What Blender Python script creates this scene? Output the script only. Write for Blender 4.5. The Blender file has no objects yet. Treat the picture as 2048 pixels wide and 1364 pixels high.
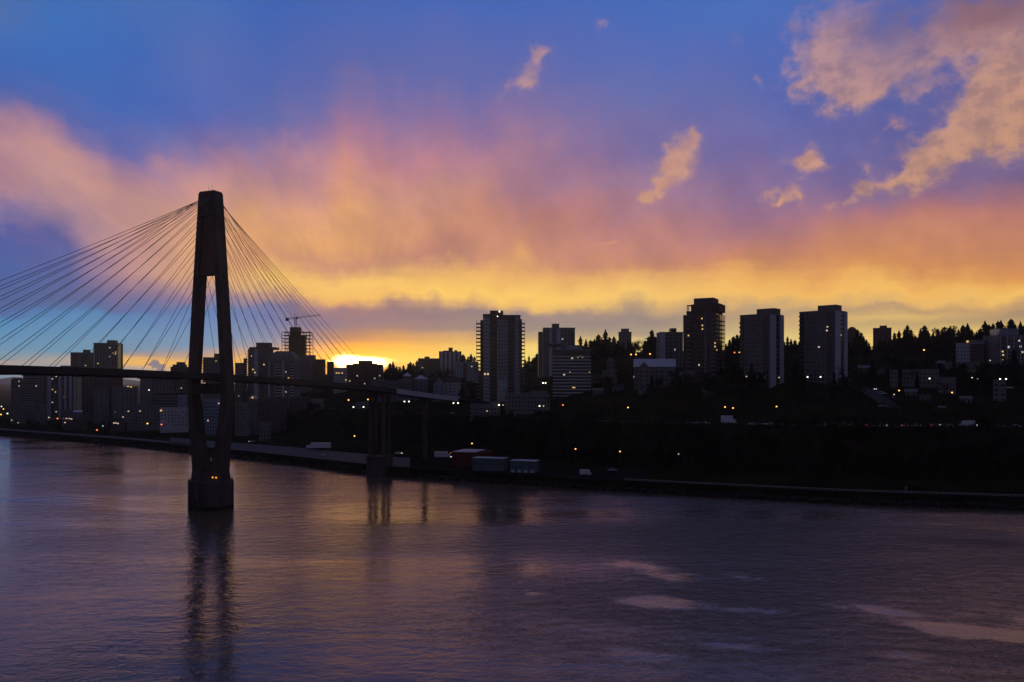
import bpy, math, random
from math import sin, cos, tan, atan, atan2, pi, radians as R, sqrt, exp
from mathutils import Vector
random.seed(7)
S = bpy.context.scene
COL = S.collection
F = 1593.0; CX = 1024.0; HY = 770.0; CH = 48.0          # focal length, optical axis and horizon in photo pixels; eye height in metres

# ------------------------------------------------------------------ camera, world, sun, exposure
cam = bpy.data.objects.new("camera", bpy.data.cameras.new("camera"))
COL.objects.link(cam)
cam.location = (0, 0, CH); cam.rotation_euler = (R(90), 0, 0)
cam.data.sensor_width = 36; cam.data.lens = 36 * F / 2048
cam.data.shift_y = 88 / 2048
cam.data.clip_start = 1; cam.data.clip_end = 60000
S.camera = cam
S.view_settings.view_transform = 'Standard'; S.view_settings.look = 'None'
S.view_settings.exposure = 0; S.view_settings.gamma = 1
SUN_AZ = R(-11.1); SUN_EL = R(1.9)
sl = bpy.data.lights.new("sun", 'SUN'); sl.energy = 0.5; sl.angle = R(0.5); sl.color = (1, .72, .42)
so = bpy.data.objects.new("sun", sl); COL.objects.link(so)
sd = Vector((sin(SUN_AZ) * cos(SUN_EL), cos(SUN_AZ) * cos(SUN_EL), sin(SUN_EL)))
so.rotation_euler = (-sd).to_track_quat('-Z', 'Y').to_euler(); so.location = (0, 0, 400)

def lin(c):
    return tuple(((v / 255) / 12.92 if v <= 10 else ((v / 255 + .055) / 1.055) ** 2.4) for v in c)

W = bpy.data.worlds.new("World"); S.world = W; W.use_nodes = True
wt = W.node_tree; wt.nodes.clear()
def wn(t, **k):
    n = wt.nodes.new(t)
    for a, v in k.items(): setattr(n, a, v)
    return n
def put(sock, v):
    if hasattr(v, 'is_output') or isinstance(v, bpy.types.NodeSocket): wt.links.new(v, sock)
    else: sock.default_value = v
def M(op, a, b=0.0, c=0.0, clamp=False):
    n = wn('ShaderNodeMath', operation=op, use_clamp=clamp)
    put(n.inputs[0], a); put(n.inputs[1], b); put(n.inputs[2], c)
    return n.outputs[0]
def comb(x, y, z):
    n = wn('ShaderNodeCombineXYZ')
    for i, v in enumerate((x, y, z)): put(n.inputs[i], v)
    return n.outputs[0]
def noise(v, scale, detail=4, rough=.55, dist=0.0):
    n = wn('ShaderNodeTexNoise'); n.inputs['Scale'].default_value = scale
    n.inputs['Detail'].default_value = detail; n.inputs['Roughness'].default_value = rough; n.inputs['Distortion'].default_value = dist
    put(n.inputs['Vector'], v); return n.outputs['Fac']
def sstep(v, lo, hi, a=0.0, b=1.0):
    n = wn('ShaderNodeMapRange', interpolation_type='SMOOTHSTEP'); n.clamp = True
    put(n.inputs[0], v); n.inputs[1].default_value = lo; n.inputs[2].default_value = hi
    n.inputs[3].default_value = a; n.inputs[4].default_value = b
    return n.outputs[0]
def mixc(f, a, b, mode='MIX'):
    n = wn('ShaderNodeMix', data_type='RGBA', blend_type=mode); n.clamp_factor = True
    put(n.inputs[0], f); put(n.inputs[6], a if not isinstance(a, tuple) else (*a, 1)); put(n.inputs[7], b if not isinstance(b, tuple) else (*b, 1))
    return n.outputs[2]
tc = wn('ShaderNodeTexCoord'); sp = wn('ShaderNodeSeparateXYZ'); wt.links.new(tc.outputs['Generated'], sp.inputs[0])
dx, dy, dz = sp.outputs
A = M('MULTIPLY', M('ARCTAN2', dx, dy), F)                                   # azimuth, scaled
hyp = M('SQRT', M('ADD', M('MULTIPLY', dx, dx), M('MULTIPLY', dy, dy)))
EL = M('MULTIPLY', M('DIVIDE', dz, M('MAXIMUM', hyp, .002)), F)              # tangent of elevation, scaled
def azc(px): return atan((px - CX) / F) * F
def elc(px, py): return (HY - py) * cos(atan((px - CX) / F))
nv = comb(M('DIVIDE', A, 160), M('DIVIDE', EL, 120), 0.3)
g = sstep(EL, 40, 330, .12, 1)
n1 = M('SUBTRACT', noise(nv, .8, 5), .5); n2 = M('SUBTRACT', noise(comb(M('DIVIDE', A, 130), M('DIVIDE', EL, 160), 7.7), 1.0, 5), .5)
rx_ = M('SUBTRACT', A, azc(705)); ry_ = M('ADD', EL, 60.0); rr_ = M('SQRT', M('ADD', M('MULTIPLY', rx_, rx_), M('MULTIPLY', ry_, ry_)))
fan = noise(comb(M('MULTIPLY', M('ARCTAN2', rx_, ry_), 3.4), M('DIVIDE', rr_, 520), 4.4), 1.0, 5, .6)
fan2 = noise(comb(M('MULTIPLY', M('ARCTAN2', rx_, ry_), 9.0), M('DIVIDE', rr_, 330), 14.4), 1.0, 5, .6)
fang = M('MULTIPLY', sstep(EL, 170, 330), M('ADD', M('MULTIPLY', M('SUBTRACT', fan, .5), 150), M('MULTIPLY', M('SUBTRACT', fan2, .5), 34)))
AW = M('ADD', A, M('MULTIPLY', M('MULTIPLY', n1, 190), g))
lump = M('MULTIPLY', M('SUBTRACT', noise(comb(M('DIVIDE', A, 55), M('DIVIDE', EL, 60), 3.1), 1.0, 3), .5), 46)
lumpw = M('MULTIPLY', sstep(EL, 95, 150), sstep(EL, 260, 190))
n4 = M('MULTIPLY', M('SUBTRACT', noise(comb(M('DIVIDE', A, 260), M('DIVIDE', EL, 14), 1.1), 1.0, 4), .5), 16)
EW = M('ADD', M('ADD', M('ADD', EL, fang), n4), M('ADD', M('MULTIPLY', M('MULTIPLY', n2, 130), g), M('MULTIPLY', lump, lumpw)))
COLS = [
 (0, [(0,(78,110,172)),(60,(70,108,178)),(130,(60,104,180)),(200,(76,105,175)),(240,(112,112,162)),(280,(168,130,150)),(330,(186,140,145)),(400,(180,136,145)),(440,(132,120,162)),(470,(82,96,162)),(540,(68,95,158)),(600,(72,96,152)),(632,(72,108,165)),(640,(72,134,185)),(690,(95,148,184)),(715,(125,155,172)),(725,(178,160,150)),(735,(150,165,180)),(745,(140,170,190)),(760,(84,124,172)),(775,(60,80,110))]),
 (130,[(0,(60,110,184)),(100,(60,106,182)),(180,(64,103,178)),(250,(85,106,172)),(290,(150,122,155)),(340,(196,148,142)),(400,(196,150,145)),(450,(160,130,150)),(500,(95,100,156)),(600,(80,98,150)),(618,(76,120,172)),(625,(74,132,182)),(700,(100,152,182)),(718,(180,165,152)),(730,(150,165,175)),(775,(60,80,110))]),
 (250,[(0,(68,108,178)),(100,(62,102,180)),(200,(68,102,178)),(300,(95,102,167)),(340,(160,125,152)),(400,(200,150,140)),(460,(202,152,138)),(530,(188,142,142)),(580,(130,110,146)),(615,(85,104,158)),(628,(75,128,180)),(670,(95,145,185)),(700,(105,145,172)),(712,(170,150,140)),(720,(250,190,95)),(730,(240,185,110)),(740,(155,165,175)),(775,(70,80,105))]),
 (420,[(0,(66,107,180)),(120,(84,106,176)),(200,(78,104,178)),(240,(90,105,176)),(280,(118,110,162)),(330,(165,126,150)),(380,(196,146,140)),(450,(218,162,124)),(520,(224,168,118)),(560,(208,158,124)),(595,(140,120,150)),(618,(82,124,180)),(690,(105,146,182)),(712,(190,158,135)),(724,(252,190,90)),(740,(250,190,110)),(775,(90,80,90))]),
 (540,[(0,(62,98,178)),(150,(78,101,174)),(250,(100,105,167)),(330,(165,126,150)),(400,(206,150,130)),(470,(228,168,114)),(540,(218,158,112)),(580,(244,194,108)),(600,(190,146,128)),(618,(110,112,155)),(640,(92,112,165)),(680,(122,140,170)),(705,(195,165,140)),(722,(245,180,85)),(740,(250,190,90)),(775,(90,80,80))]),
 (700,[(0,(72,102,178)),(120,(90,102,170)),(200,(120,108,161)),(270,(165,120,150)),(340,(202,141,130)),(420,(226,163,114)),(500,(224,162,108)),(535,(200,142,115)),(570,(250,200,106)),(595,(238,178,104)),(615,(155,118,126)),(645,(140,116,130)),(675,(186,132,100)),(697,(248,172,62)),(718,(255,190,70)),(745,(255,170,60)),(775,(100,80,70))]),
 (850,[(0,(70,102,181)),(150,(98,105,170)),(250,(150,115,153)),(330,(188,130,140)),(400,(202,146,125)),(470,(208,147,113)),(520,(192,132,115)),(560,(244,190,104)),(592,(254,204,104)),(612,(192,150,120)),(630,(138,116,126)),(660,(158,128,124)),(682,(225,168,98)),(705,(252,200,90)),(725,(255,220,110)),(775,(120,90,70))]),
 (1050,[(0,(70,102,181)),(150,(94,104,172)),(250,(130,112,160)),(330,(166,125,149)),(400,(172,126,140)),(460,(192,131,120)),(510,(204,143,113)),(550,(235,175,104)),(590,(252,204,105)),(610,(240,190,108)),(628,(150,130,132)),(660,(150,138,130)),(682,(225,185,115)),(695,(250,215,115)),(725,(252,228,125)),(775,(120,90,70))]),
 (1300,[(0,(70,106,184)),(100,(86,107,180)),(200,(104,111,172)),(300,(125,112,160)),(380,(156,120,146)),(450,(182,126,125)),(520,(194,132,110)),(548,(226,166,105)),(590,(250,200,110)),(614,(202,165,120)),(640,(152,134,130)),(668,(175,158,130)),(695,(248,218,130)),(725,(250,228,140)),(775,(120,90,70))]),
 (1550,[(0,(74,110,186)),(100,(78,104,180)),(200,(88,102,172)),(300,(114,107,162)),(380,(140,110,146)),(430,(164,116,134)),(480,(192,130,116)),(520,(209,142,99)),(555,(235,172,94)),(590,(244,188,100)),(618,(188,160,125)),(645,(205,170,120)),(675,(228,200,130)),(700,(240,220,140)),(775,(120,90,70))]),
 (1800,[(0,(80,100,172)),(200,(90,98,162)),(300,(106,102,156)),(380,(134,107,141)),(430,(182,122,118)),(480,(202,137,106)),(535,(216,145,90)),(578,(247,190,99)),(602,(232,182,110)),(614,(188,152,115)),(632,(228,187,115)),(648,(195,165,115)),(675,(248,208,118)),(775,(120,90,70))]),
 (2048,[(0,(100,95,150)),(300,(112,100,146)),(340,(125,100,136)),(390,(160,110,120)),(440,(188,124,106)),(500,(200,135,98)),(548,(222,150,84)),(588,(250,196,100)),(608,(202,160,110)),(628,(168,140,115)),(642,(192,162,110)),(675,(248,208,115)),(775,(120,90,70))]),
]
SIDE = [(0,(66,78,124)),(300,(82,84,118)),(500,(112,94,104)),(620,(120,98,92)),(770,(80,74,80))]
BACK = [(0,(66,70,104)),(400,(80,76,100)),(620,(90,82,98)),(770,(62,58,70))]
EMAX = 1100.0
def ramp(px, stops, isaz=False):
    n = wn('ShaderNodeValToRGB'); cr = n.color_ramp; cr.interpolation = 'LINEAR'
    az = 0 if isaz else atan((px - CX) / F)
    pts = sorted([((HY - y) * (1 if isaz else cos(az)) / EMAX, lin(c)) for y, c in stops])
    pts = [(max(0, p), c) for p, c in pts]
    pts.append((1.0, lin((72, 76, 106))))
    while len(cr.elements) < len(pts): cr.elements.new(.5)
    for e, (p, c) in zip(cr.elements, pts): e.position = p
    for e, (p, c) in zip(cr.elements, pts): e.position = p; e.color = (*c, 1)
    wt.links.new(M('DIVIDE', EW, EMAX), n.inputs[0])
    return n.outputs[0]
allc = [(-3600, BACK, 1), (-1750, SIDE, 1)] + [(azc(p), s, 0) for p, s in COLS] + [(1750, SIDE, 1), (3600, BACK, 1)]
sky = None; prev = None
for (a, st, iz) in allc:
    px = CX if iz else CX + F * tan(a / F)
    r = ramp(px, st, bool(iz))
    sky = r if sky is None else mixc(sstep(AW, prev, a) if iz or prev < -1500 else M('DIVIDE', M('SUBTRACT', AW, prev), a - prev, clamp=True), sky, r)
    prev = a
# soft slanting streaks in the high rain veil
stk = noise(comb(M('DIVIDE', M('ADD', A, M('MULTIPLY', EL, .35)), 105), M('DIVIDE', EL, 120), 9.), 1.0, 4)
vw = M('MULTIPLY', sstep(EL, 150, 260), sstep(EL, 620, 420))
sky = mixc(1.0, sky, mixc(M('MULTIPLY', vw, .9), (1., 1., 1.), mixc(sstep(fan, .32, .68), (.90, .88, .97), (1.06, 1.05, 1.03))), 'MULTIPLY')
sky = mixc(1.0, sky, mixc(vw, (1., 1., 1.), mixc(sstep(stk, .3, .7), (.88, .89, .96), (1.09, 1.07, 1.04))), 'MULTIPLY')
# broken cumulus: soft blobs in azimuth / elevation, eroded by noise
fn = noise(comb(M('DIVIDE', A, 46), M('DIVIDE', EL, 40), 2.), 1.0, 7, .62)
fn2 = noise(comb(M('DIVIDE', A, 46), M('DIVIDE', EL, 40), 12.), 1.0, 7, .62)
fl1 = noise(comb(M('DIVIDE', A, 85), M('DIVIDE', EL, 75), 21.), 1.0, 3); fl2 = noise(comb(M('DIVIDE', A, 85), M('DIVIDE', EL, 75), 33.), 1.0, 3)
CA = M('ADD', M('ADD', A, M('MULTIPLY', M('SUBTRACT', fn, .5), 60)), M('MULTIPLY', M('SUBTRACT', fl1, .5), 60)); CE = M('ADD', M('ADD', EL, M('MULTIPLY', M('SUBTRACT', fn2, .5), 60)), M('MULTIPLY', M('SUBTRACT', fl2, .5), 60))
cp = comb(CA, CE, 0.0); cps = comb(AW, EL, 0.0)
def blob(cx, cy, rx, ry, rot=0, vec=None):
    m = wn('ShaderNodeMapping', vector_type='TEXTURE'); put(m.inputs[0], vec or cp)
    m.inputs['Location'].default_value = (azc(cx), elc(cx, cy), 0); m.inputs['Rotation'].default_value = (0, 0, R(rot)); m.inputs['Scale'].default_value = (rx, ry, 1)
    gr = wn('ShaderNodeTexGradient', gradient_type='QUADRATIC_SPHERE'); wt.links.new(m.outputs[0], gr.inputs[0])
    return gr.outputs['Fac']
def field(L, vec=None):
    f = None
    for (cx, cy, rx, ry, rot, s) in L:
        b = M('MULTIPLY', blob(cx, cy, rx, ry, rot, vec), s); f = b if f is None else M('ADD', f, b)
    return f
SMALL = [(1345,335,60,85,-25,.5),(1050,150,60,75,-25,.35),(1610,330,60,40,0,.3),(1562,392,60,36,15,.25),(1358,318,62,78,-30,1.2),(1318,375,50,40,30,1.1),(1292,397,32,26,20,.9),(1384,282,34,24,40,.8),
 (1072,118,46,46,30,.75),(1056,165,40,44,0,.75),(1012,180,30,66,-25,.5),(1090,105,36,22,40,.6),
 (1612,326,74,34,-15,1.15),(1622,305,24,36,0,.7),(1548,396,56,28,28,1.0),(1592,388,24,48,15,.75),
 (1205,47,30,22,0,.5),(1515,165,24,26,0,.45),(1790,255,74,24,18,.6),(1730,335,28,38,20,.5),(1665,408,36,40,0,.45),(1222,491,60,9,3,.8),(1470,80,30,40,0,.25)]
BIG = [(1600,60,90,90,0,.35),(1690,120,190,130,0,.4),(1980,150,150,170,0,.5),(1900,300,170,90,35,.35),(1600,172,90,58,15,1.0),(1650,110,90,140,-15,1.0),(1700,185,110,70,0,1.0),(1760,155,140,80,12,1.0),(1720,60,170,130,0,.9),(1850,90,190,110,20,.9),(1960,40,190,100,0,1.0),
 (1735,385,90,34,28,.75),(1800,350,110,62,28,.8),(1860,315,120,80,35,.9),(1920,255,120,90,45,.9),(1960,190,110,80,50,.8),(2030,150,90,150,0,.9),(2040,270,110,110,0,.8),(1950,300,130,60,30,.6),(2120,120,200,260,0,1.0),(1840,180,70,30,10,.4)]
er = M('MULTIPLY', M('SUBTRACT', fn, .5), 1.25)
fs_ = field(SMALL); fb_ = field(BIG)
gate = lambda f: M('MULTIPLY', f, 4.0, clamp=True)
ds = M('MULTIPLY', sstep(M('ADD', fs_, M('MULTIPLY', M('MULTIPLY', er, .75), gate(fs_))), .02, .95), .88)
db = M('MULTIPLY', sstep(M('ADD', fb_, M('MULTIPLY', M('MULTIPLY', er, 1.3), gate(fb_))), .06, 1.15), .9)
cc = wn('ShaderNodeValToRGB'); wt.links.new(M('DIVIDE', EL, 800), cc.inputs[0])
cc.color_ramp.elements.new(.5)
for e, p in zip(cc.color_ramp.elements, (.3, .6, .92)): e.position = p
for e, c in zip(cc.color_ramp.elements, ((220,162,106), (202,152,132), (186,144,150))): e.color = (*lin(c), 1)
warm = mixc(M('MULTIPLY', M('MULTIPLY', sstep(A, 600, 950), sstep(EL, 680, 480)), .55), cc.outputs[0], lin((214,156,106)))
shade = mixc(1.0, warm, mixc(sstep(fn2, .34, .62), (.66, .70, .88), (1.04, 1.03, 1.0)), 'MULTIPLY')
darkin = sstep(M('ADD', field([(1785,45,150,120,10,1.5),(1830,120,130,60,20,.6)]), M('MULTIPLY', M('SUBTRACT', fl1, .5), .5)), .0, 1.1)
redin = sstep(M('ADD', field([(1985,10,220,110,-10,1.5)]), M('MULTIPLY', M('SUBTRACT', fl2, .5), .4)), .0, 1.0)
shade = mixc(M('MULTIPLY', darkin, .85), shade, lin((108, 98, 142)))
shade = mixc(M('MULTIPLY', redin, .85), shade, lin((138, 96, 98)))
bigc = mixc(M('MULTIPLY', db, .9), sky, shade)
sky = mixc(M('MULTIPLY', ds, .9), bigc, mixc(1.0, cc.outputs[0], mixc(sstep(fn2, .35, .65), (.88, .86, .92), (1.1, 1.08, 1.0)), 'MULTIPLY'))
sky = mixc(M('MULTIPLY', sstep(M('ADD', field([(312,727,26,16,0,1.2),(297,733,24,8,0,1.),(330,737,26,8,0,.8)]), M('MULTIPLY', er, .1)), .2, .5), .9), sky, lin((104, 116, 142)))
# the sun behind a gap in the cloud
def glow(cx, cy, rx, ry):
    m = wn('ShaderNodeMapping', vector_type='TEXTURE'); put(m.inputs[0], comb(A, EL, 0.0))
    m.inputs['Location'].default_value = (azc(cx), elc(cx, cy), 0); m.inputs['Scale'].default_value = (rx, ry, 1)
    d = wn('ShaderNodeVectorMath', operation='DOT_PRODUCT'); wt.links.new(m.outputs[0], d.inputs[0]); wt.links.new(m.outputs[0], d.inputs[1])
    return M('EXPONENT', M('MULTIPLY', d.outputs['Value'], -1))
sn = noise(comb(M('DIVIDE', A, 40), M('DIVIDE', EL, 9), 5.), 1.0, 5)
core = sstep(M('ADD', M('ADD', glow(694,724,32,15), M('MULTIPLY', glow(742,724,42,11), .9)), M('MULTIPLY', M('SUBTRACT', sn, .5), .9)), .2, 1.0)
sky = mixc(core, sky, (6.0, 4.6, 2.0))
sky = mixc(1.0, sky, mixc(M('MULTIPLY', glow(708,724,110,30), .9), (0., 0., 0.), (.9, .30, .0)), 'ADD')
bg = wn('ShaderNodeBackground'); wt.links.new(sky, bg.inputs[0]); bg.inputs[1].default_value = 1.06
ns = wn('ShaderNodeTexSky', sky_type='NISHITA'); ns.sun_disc = False; ns.sun_elevation = SUN_EL; ns.sun_rotation = SUN_AZ % (2 * pi)
ns.altitude = 50; ns.air_density = 1; ns.dust_density = 1; ns.ozone_density = 1
bg2 = wn('ShaderNodeBackground'); wt.links.new(ns.outputs[0], bg2.inputs[0]); bg2.inputs[1].default_value = 0.05
ad = wn('ShaderNodeMixShader'); ad.inputs[0].default_value = .94                # nine tenths cloud and afterglow, one tenth clear air
wt.links.new(bg2.outputs[0], ad.inputs[1]); wt.links.new(bg.outputs[0], ad.inputs[2])
wo = wn('ShaderNodeOutputWorld'); wt.links.new(ad.outputs[0], wo.inputs[0])

# ------------------------------------------------------------------ helpers
class MB:
    def __init__(s): s.v = []; s.f = []
    def quad(s, a, b, c, d):
        i = len(s.v); s.v += [tuple(a), tuple(b), tuple(c), tuple(d)]; s.f.append((i, i+1, i+2, i+3))
    def tri(s, a, b, c):
        i = len(s.v); s.v += [tuple(a), tuple(b), tuple(c)]; s.f.append((i, i+1, i+2))
    def box(s, x0, x1, y0, y1, z0, z1):
        i = len(s.v)
        s.v += [(x0,y0,z0),(x1,y0,z0),(x1,y1,z0),(x0,y1,z0),(x0,y0,z1),(x1,y0,z1),(x1,y1,z1),(x0,y1,z1)]
        s.f += [tuple(i+k for k in q) for q in ((0,3,2,1),(4,5,6,7),(0,1,5,4),(1,2,6,5),(2,3,7,6),(3,0,4,7))]
        return s
    def loft(s, rings, cap=True):
        n = len(rings[0]); i = len(s.v)
        for r in rings: s.v += [tuple(p) for p in r]
        for k in range(len(rings) - 1):
            for j in range(n):
                s.f.append((i+k*n+j, i+k*n+(j+1) % n, i+(k+1)*n+(j+1) % n, i+(k+1)*n+j))
        if cap:
            s.f.append(tuple(i + j for j in reversed(range(n)))); s.f.append(tuple(i+(len(rings)-1)*n+j for j in range(n)))
        return s
    def tube(s, p, q, r0, r1=None, n=6):
        p = Vector(p); q = Vector(q); r1 = r0 if r1 is None else r1
        d = (q - p).normalized(); a = d.orthogonal().normalized(); b = d.cross(a)
        s.loft([[c + a*(r*cos(2*pi*k/n)) + b*(r*sin(2*pi*k/n)) for k in range(n)] for c, r in ((p, r0), (q, r1))]); return s
    def mesh(s, name):
        m = bpy.data.meshes.new(name); m.from_pydata(s.v, [], s.f); m.update(); return m
    def build(s, name, mat, parent=None, loc=None, rz=0):
        return obj(name, s.mesh(name), mat, parent, loc, rz)
def obj(name, mesh, mat, parent=None, loc=None, rz=0):
    o = bpy.data.objects.new(name, mesh); COL.objects.link(o)
    if mat is not None and not mesh.materials: mesh.materials.append(mat)
    if parent is not None: o.parent = parent
    if loc is not None: o.location = loc
    if rz: o.rotation_euler = (0, 0, rz)
    return o
def tag(o, label, cat, group=None, kind=None):
    if label: o['label'] = label
    if cat: o['category'] = cat
    if group: o['group'] = group
    if kind: o['kind'] = kind
    return o
def thing(name, label, cat, loc=(0,0,0), rz=0, group=None):
    o = bpy.data.objects.new(name, None); COL.objects.link(o); o.location = loc; o.rotation_euler = (0, 0, rz); o.empty_display_size = .5
    return tag(o, label, cat, group)
KIDS = {}
def kids(o):
    if o.name not in KIDS: KIDS[o.name] = list(o.children)
    return KIDS[o.name]
def dup(root, loc, rz, label, scale=None, group=None):
    r = root.copy(); COL.objects.link(r); r.location = loc; r.rotation_euler = (0, 0, rz); r['label'] = label
    if group: r['group'] = group
    if scale: r.scale = scale
    for ch in kids(root):
        c = ch.copy(); COL.objects.link(c); c.parent = r
        for gch in kids(ch):
            d = gch.copy(); COL.objects.link(d); d.parent = c
    return r

def mat(name, col, rough=.8, var=.25, scale=.3, spec=.3, metal=0, bump=0, stretch=(1,1,1), col2=None):
    m = bpy.data.materials.new(name); m.use_nodes = True; t = m.node_tree; b = t.nodes['Principled BSDF']
    b.inputs['Roughness'].default_value = rough; b.inputs['Specular IOR Level'].default_value = spec; b.inputs['Metallic'].default_value = metal
    tcn = t.nodes.new('ShaderNodeTexCoord'); mp = t.nodes.new('ShaderNodeMapping'); mp.inputs['Scale'].default_value = stretch
    t.links.new(tcn.outputs['Object'], mp.inputs[0])
    nz = t.nodes.new('ShaderNodeTexNoise'); nz.inputs['Scale'].default_value = scale; nz.inputs['Detail'].default_value = 6
    t.links.new(mp.outputs[0], nz.inputs['Vector'])
    r = t.nodes.new('ShaderNodeValToRGB'); t.links.new(nz.outputs['Fac'], r.inputs[0])
    c2 = col2 or tuple(c * (1 + var) for c in col)
    r.color_ramp.elements[0].position = .3; r.color_ramp.elements[0].color = (*[c * (1 - var) for c in col], 1)
    r.color_ramp.elements[1].position = .7; r.color_ramp.elements[1].color = (*c2, 1)
    t.links.new(r.outputs[0], b.inputs['Base Color'])
    if bump:
        bp = t.nodes.new('ShaderNodeBump'); bp.inputs['Strength'].default_value = bump; t.links.new(nz.outputs['Fac'], bp.inputs['Height']); t.links.new(bp.outputs[0], b.inputs['Normal'])
    return m
def emit(name, col, s):
    m = bpy.data.materials.new(name); m.use_nodes = True; t = m.node_tree; b = t.nodes['Principled BSDF']
    b.inputs['Base Color'].default_value = (.3, .3, .3, 1); b.inputs['Emission Color'].default_value = (*col, 1); b.inputs['Emission Strength'].default_value = s
    return m
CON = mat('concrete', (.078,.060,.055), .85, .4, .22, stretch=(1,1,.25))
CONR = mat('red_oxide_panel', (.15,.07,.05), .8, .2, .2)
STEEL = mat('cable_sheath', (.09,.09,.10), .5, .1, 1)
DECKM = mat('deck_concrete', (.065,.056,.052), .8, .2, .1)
PALE = mat('pale_concrete', (.42,.42,.44), .8, .12, .1)
GREY = mat('grey_stucco', (.165,.156,.158), .85, .15, .1, stretch=(1,1,.3))
MIDG = mat('mid_grey_concrete', (.175,.158,.158), .85, .2, .1, stretch=(1,1,.3))
DARK = mat('dark_brick', (.10,.08,.08), .85, .25, .2)
BROWN = mat('brown_brick', (.11,.07,.055), .85, .25, .2)
WHITE = mat('white_stucco', (.46,.46,.49), .8, .1, .1)
BLUEW = mat('blue_white_cladding', (.22,.27,.34), .6, .1, .1)
ROOFD = mat('dark_roofing', (.035,.033,.037), .9, .3, .3)
ROOFL = mat('pale_metal_roof', (.45,.48,.55), .45, .1, .2)
GLASS = mat('window_glass', (.018,.022,.028), .12, .3, .05, spec=.6)
GLASSG = mat('green_glass_sky_tone', (.30,.38,.40), .2, .35, .35, spec=.7)  # greenish glass; its pale base colour stands in for reflected sky
TEAL = mat('teal_paint', (.085,.135,.145), .55, .2, .3)
RED = mat('red_cladding', (.12,.02,.015), .6, .2, .3)
BLUE = mat('blue_canopy', (.10,.22,.50), .5, .1, .3)
STEELD = mat('dark_steel', (.04,.04,.045), .5, .2, .5, metal=.4)
LAMP = {'a': emit('amber_lamp', (1,.42,.06), 3.2), 'w': emit('white_lamp', (1,.93,.78), 3.0), 'g': emit('green_signal', (.03,.9,.55), 2.2), 'r': emit('red_lamp', (1,.03,.03), 1.6),
        'o': emit('orange_red_lamp', (1,.22,.05), 2.0), 'd': emit('dim_lamp', (1,.75,.5), .7), 'y': emit('lit_room', (1,.62,.2), .8), 'c': emit('cool_lit_room', (.8,.95,1), .5)}
TYRE = mat('tyre_rubber', (.015,.015,.015), .9, .2, 2)

# ------------------------------------------------------------------ terrain
BK = [(-3000,2600),(-1500,1450),(-1000,1130),(-700,915),(-492,765),(-313,637),(-170,517),(-70,425),(40,364),(135,322),(197,306),(400,285),(900,262),(3000,250)]
def lerp(T, x):
    if x <= T[0][0]: return T[0][1]
    for (a, b), (c, d) in zip(T, T[1:]):
        if x <= c: return b + (d - b) * (x - a) / (c - a)
    return T[-1][1]
def Yb(X): return lerp(BK, X)
STOP = [(450,230),(700,195),(900,180),(1100,140),(1300,105),(2600,105)]
UPM = [(0,26),(120,40),(300,56),(600,68),(1500,75),(6000,80)]
UPR = [(0,26),(130,54),(360,82),(780,93),(6000,93)]
LOW = [(0,4.2),(400,5),(900,9),(1500,22),(3000,48),(8000,60)]
def sm(x, a, b):
    t = min(1, max(0, (x - a) / (b - a))); return t * t * (3 - 2 * t)
def tz(X, Y):
    s = Y - Yb(X)
    if s < 0: return -4.0
    q = CX + F * X / max(Y, 1)
    st = lerp(STOP, q)
    low = lerp(LOW, s)
    if s < st - 48: hi = 4.2 + .8 * min(1, s / 60)
    elif s < st: hi = 5 + (26 - 5) * sm(s, st - 48, st)
    elif s < st + 22: hi = 26
    else:
        w = sm(q, 950, 1300)
        hi = lerp(UPM, s - st - 22) * (1 - w) + lerp(UPR, s - st - 22) * w
    w = sm(q, 400, 620)
    return low * (1 - w) + hi * w
def ray_s(q, s):
    k = (q - CX) / F; lo, hi = 1.0, 9000.0
    for _ in range(50):
        m = (lo + hi) / 2
        if m - Yb(k * m) < s: lo = m
        else: hi = m
    return k * lo, lo
def P(px, py, Y): return ((px - CX) / F * Y, Y, CH + (HY - py) / F * Y)
def hit(px, py, h=0.0, Y0=150.0):
    k = (px - CX) / F; Y = Y0
    while Y < 5000:
        if CH + (HY - py) / F * Y <= tz(k * Y, Y) + h and Y > Yb(k * Y) + .5: return k * Y, Y
        Y += 1.0
    return k * 900, 900.0
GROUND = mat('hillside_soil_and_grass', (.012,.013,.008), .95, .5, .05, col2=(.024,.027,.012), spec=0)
def sheet(name, q0, q1, dq, ss, matl, dz, kind='structure', skirt=False):
    vs = []; fs = []; qs = [q0 + dq * i for i in range(int((q1 - q0) / dq) + 1)]
    for q in qs:
        for s in (ss(q) if callable(ss) else ss):
            X, Y = ray_s(q, max(s, 0))
            vs.append((X, Y, (-4 if s < 0 else tz(X, Y)) + dz))
        n = len(ss(q) if callable(ss) else ss)
    for i in range(len(qs) - 1):
        for j in range(n - 1):
            a = i * n + j; fs.append((a, a + n, a + n + 1, a + 1))
    m = bpy.data.meshes.new(name); m.from_pydata(vs, [], fs); m.update()
    for p in m.polygons: p.use_smooth = True
    o = obj(name, m, matl); o['kind'] = kind; return o
def srow(q):
    st = lerp(STOP, q)
    return [-1, .4, 2, 20, 40, 55] + [st - 48 + 6 * k for k in range(9)] + [st + 2, st + 20, st + 24] + [st + 22 + v for v in (30,60,90,120,150,190,240,300,360,450,600,780,1000,1500,2200,3200,4500,6500)]
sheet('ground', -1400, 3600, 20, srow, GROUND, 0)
ASPH = mat('quay_asphalt', (.022,.020,.022), .7, .6, .06, spec=.25)
ROADM = mat('road_asphalt', (.03,.03,.033), .75, .25, .1, spec=.15)
sheet('quay', 340, 820, 20, lambda q: [5, 20, 40, 52], ASPH, .06)
YARD = mat('gravel_yard', (.018,.017,.017), .95, .4, .12, spec=0)
sheet('yard', 820, 1300, 20, lambda q: [5, 20, 40, 52], YARD, .06)
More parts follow.
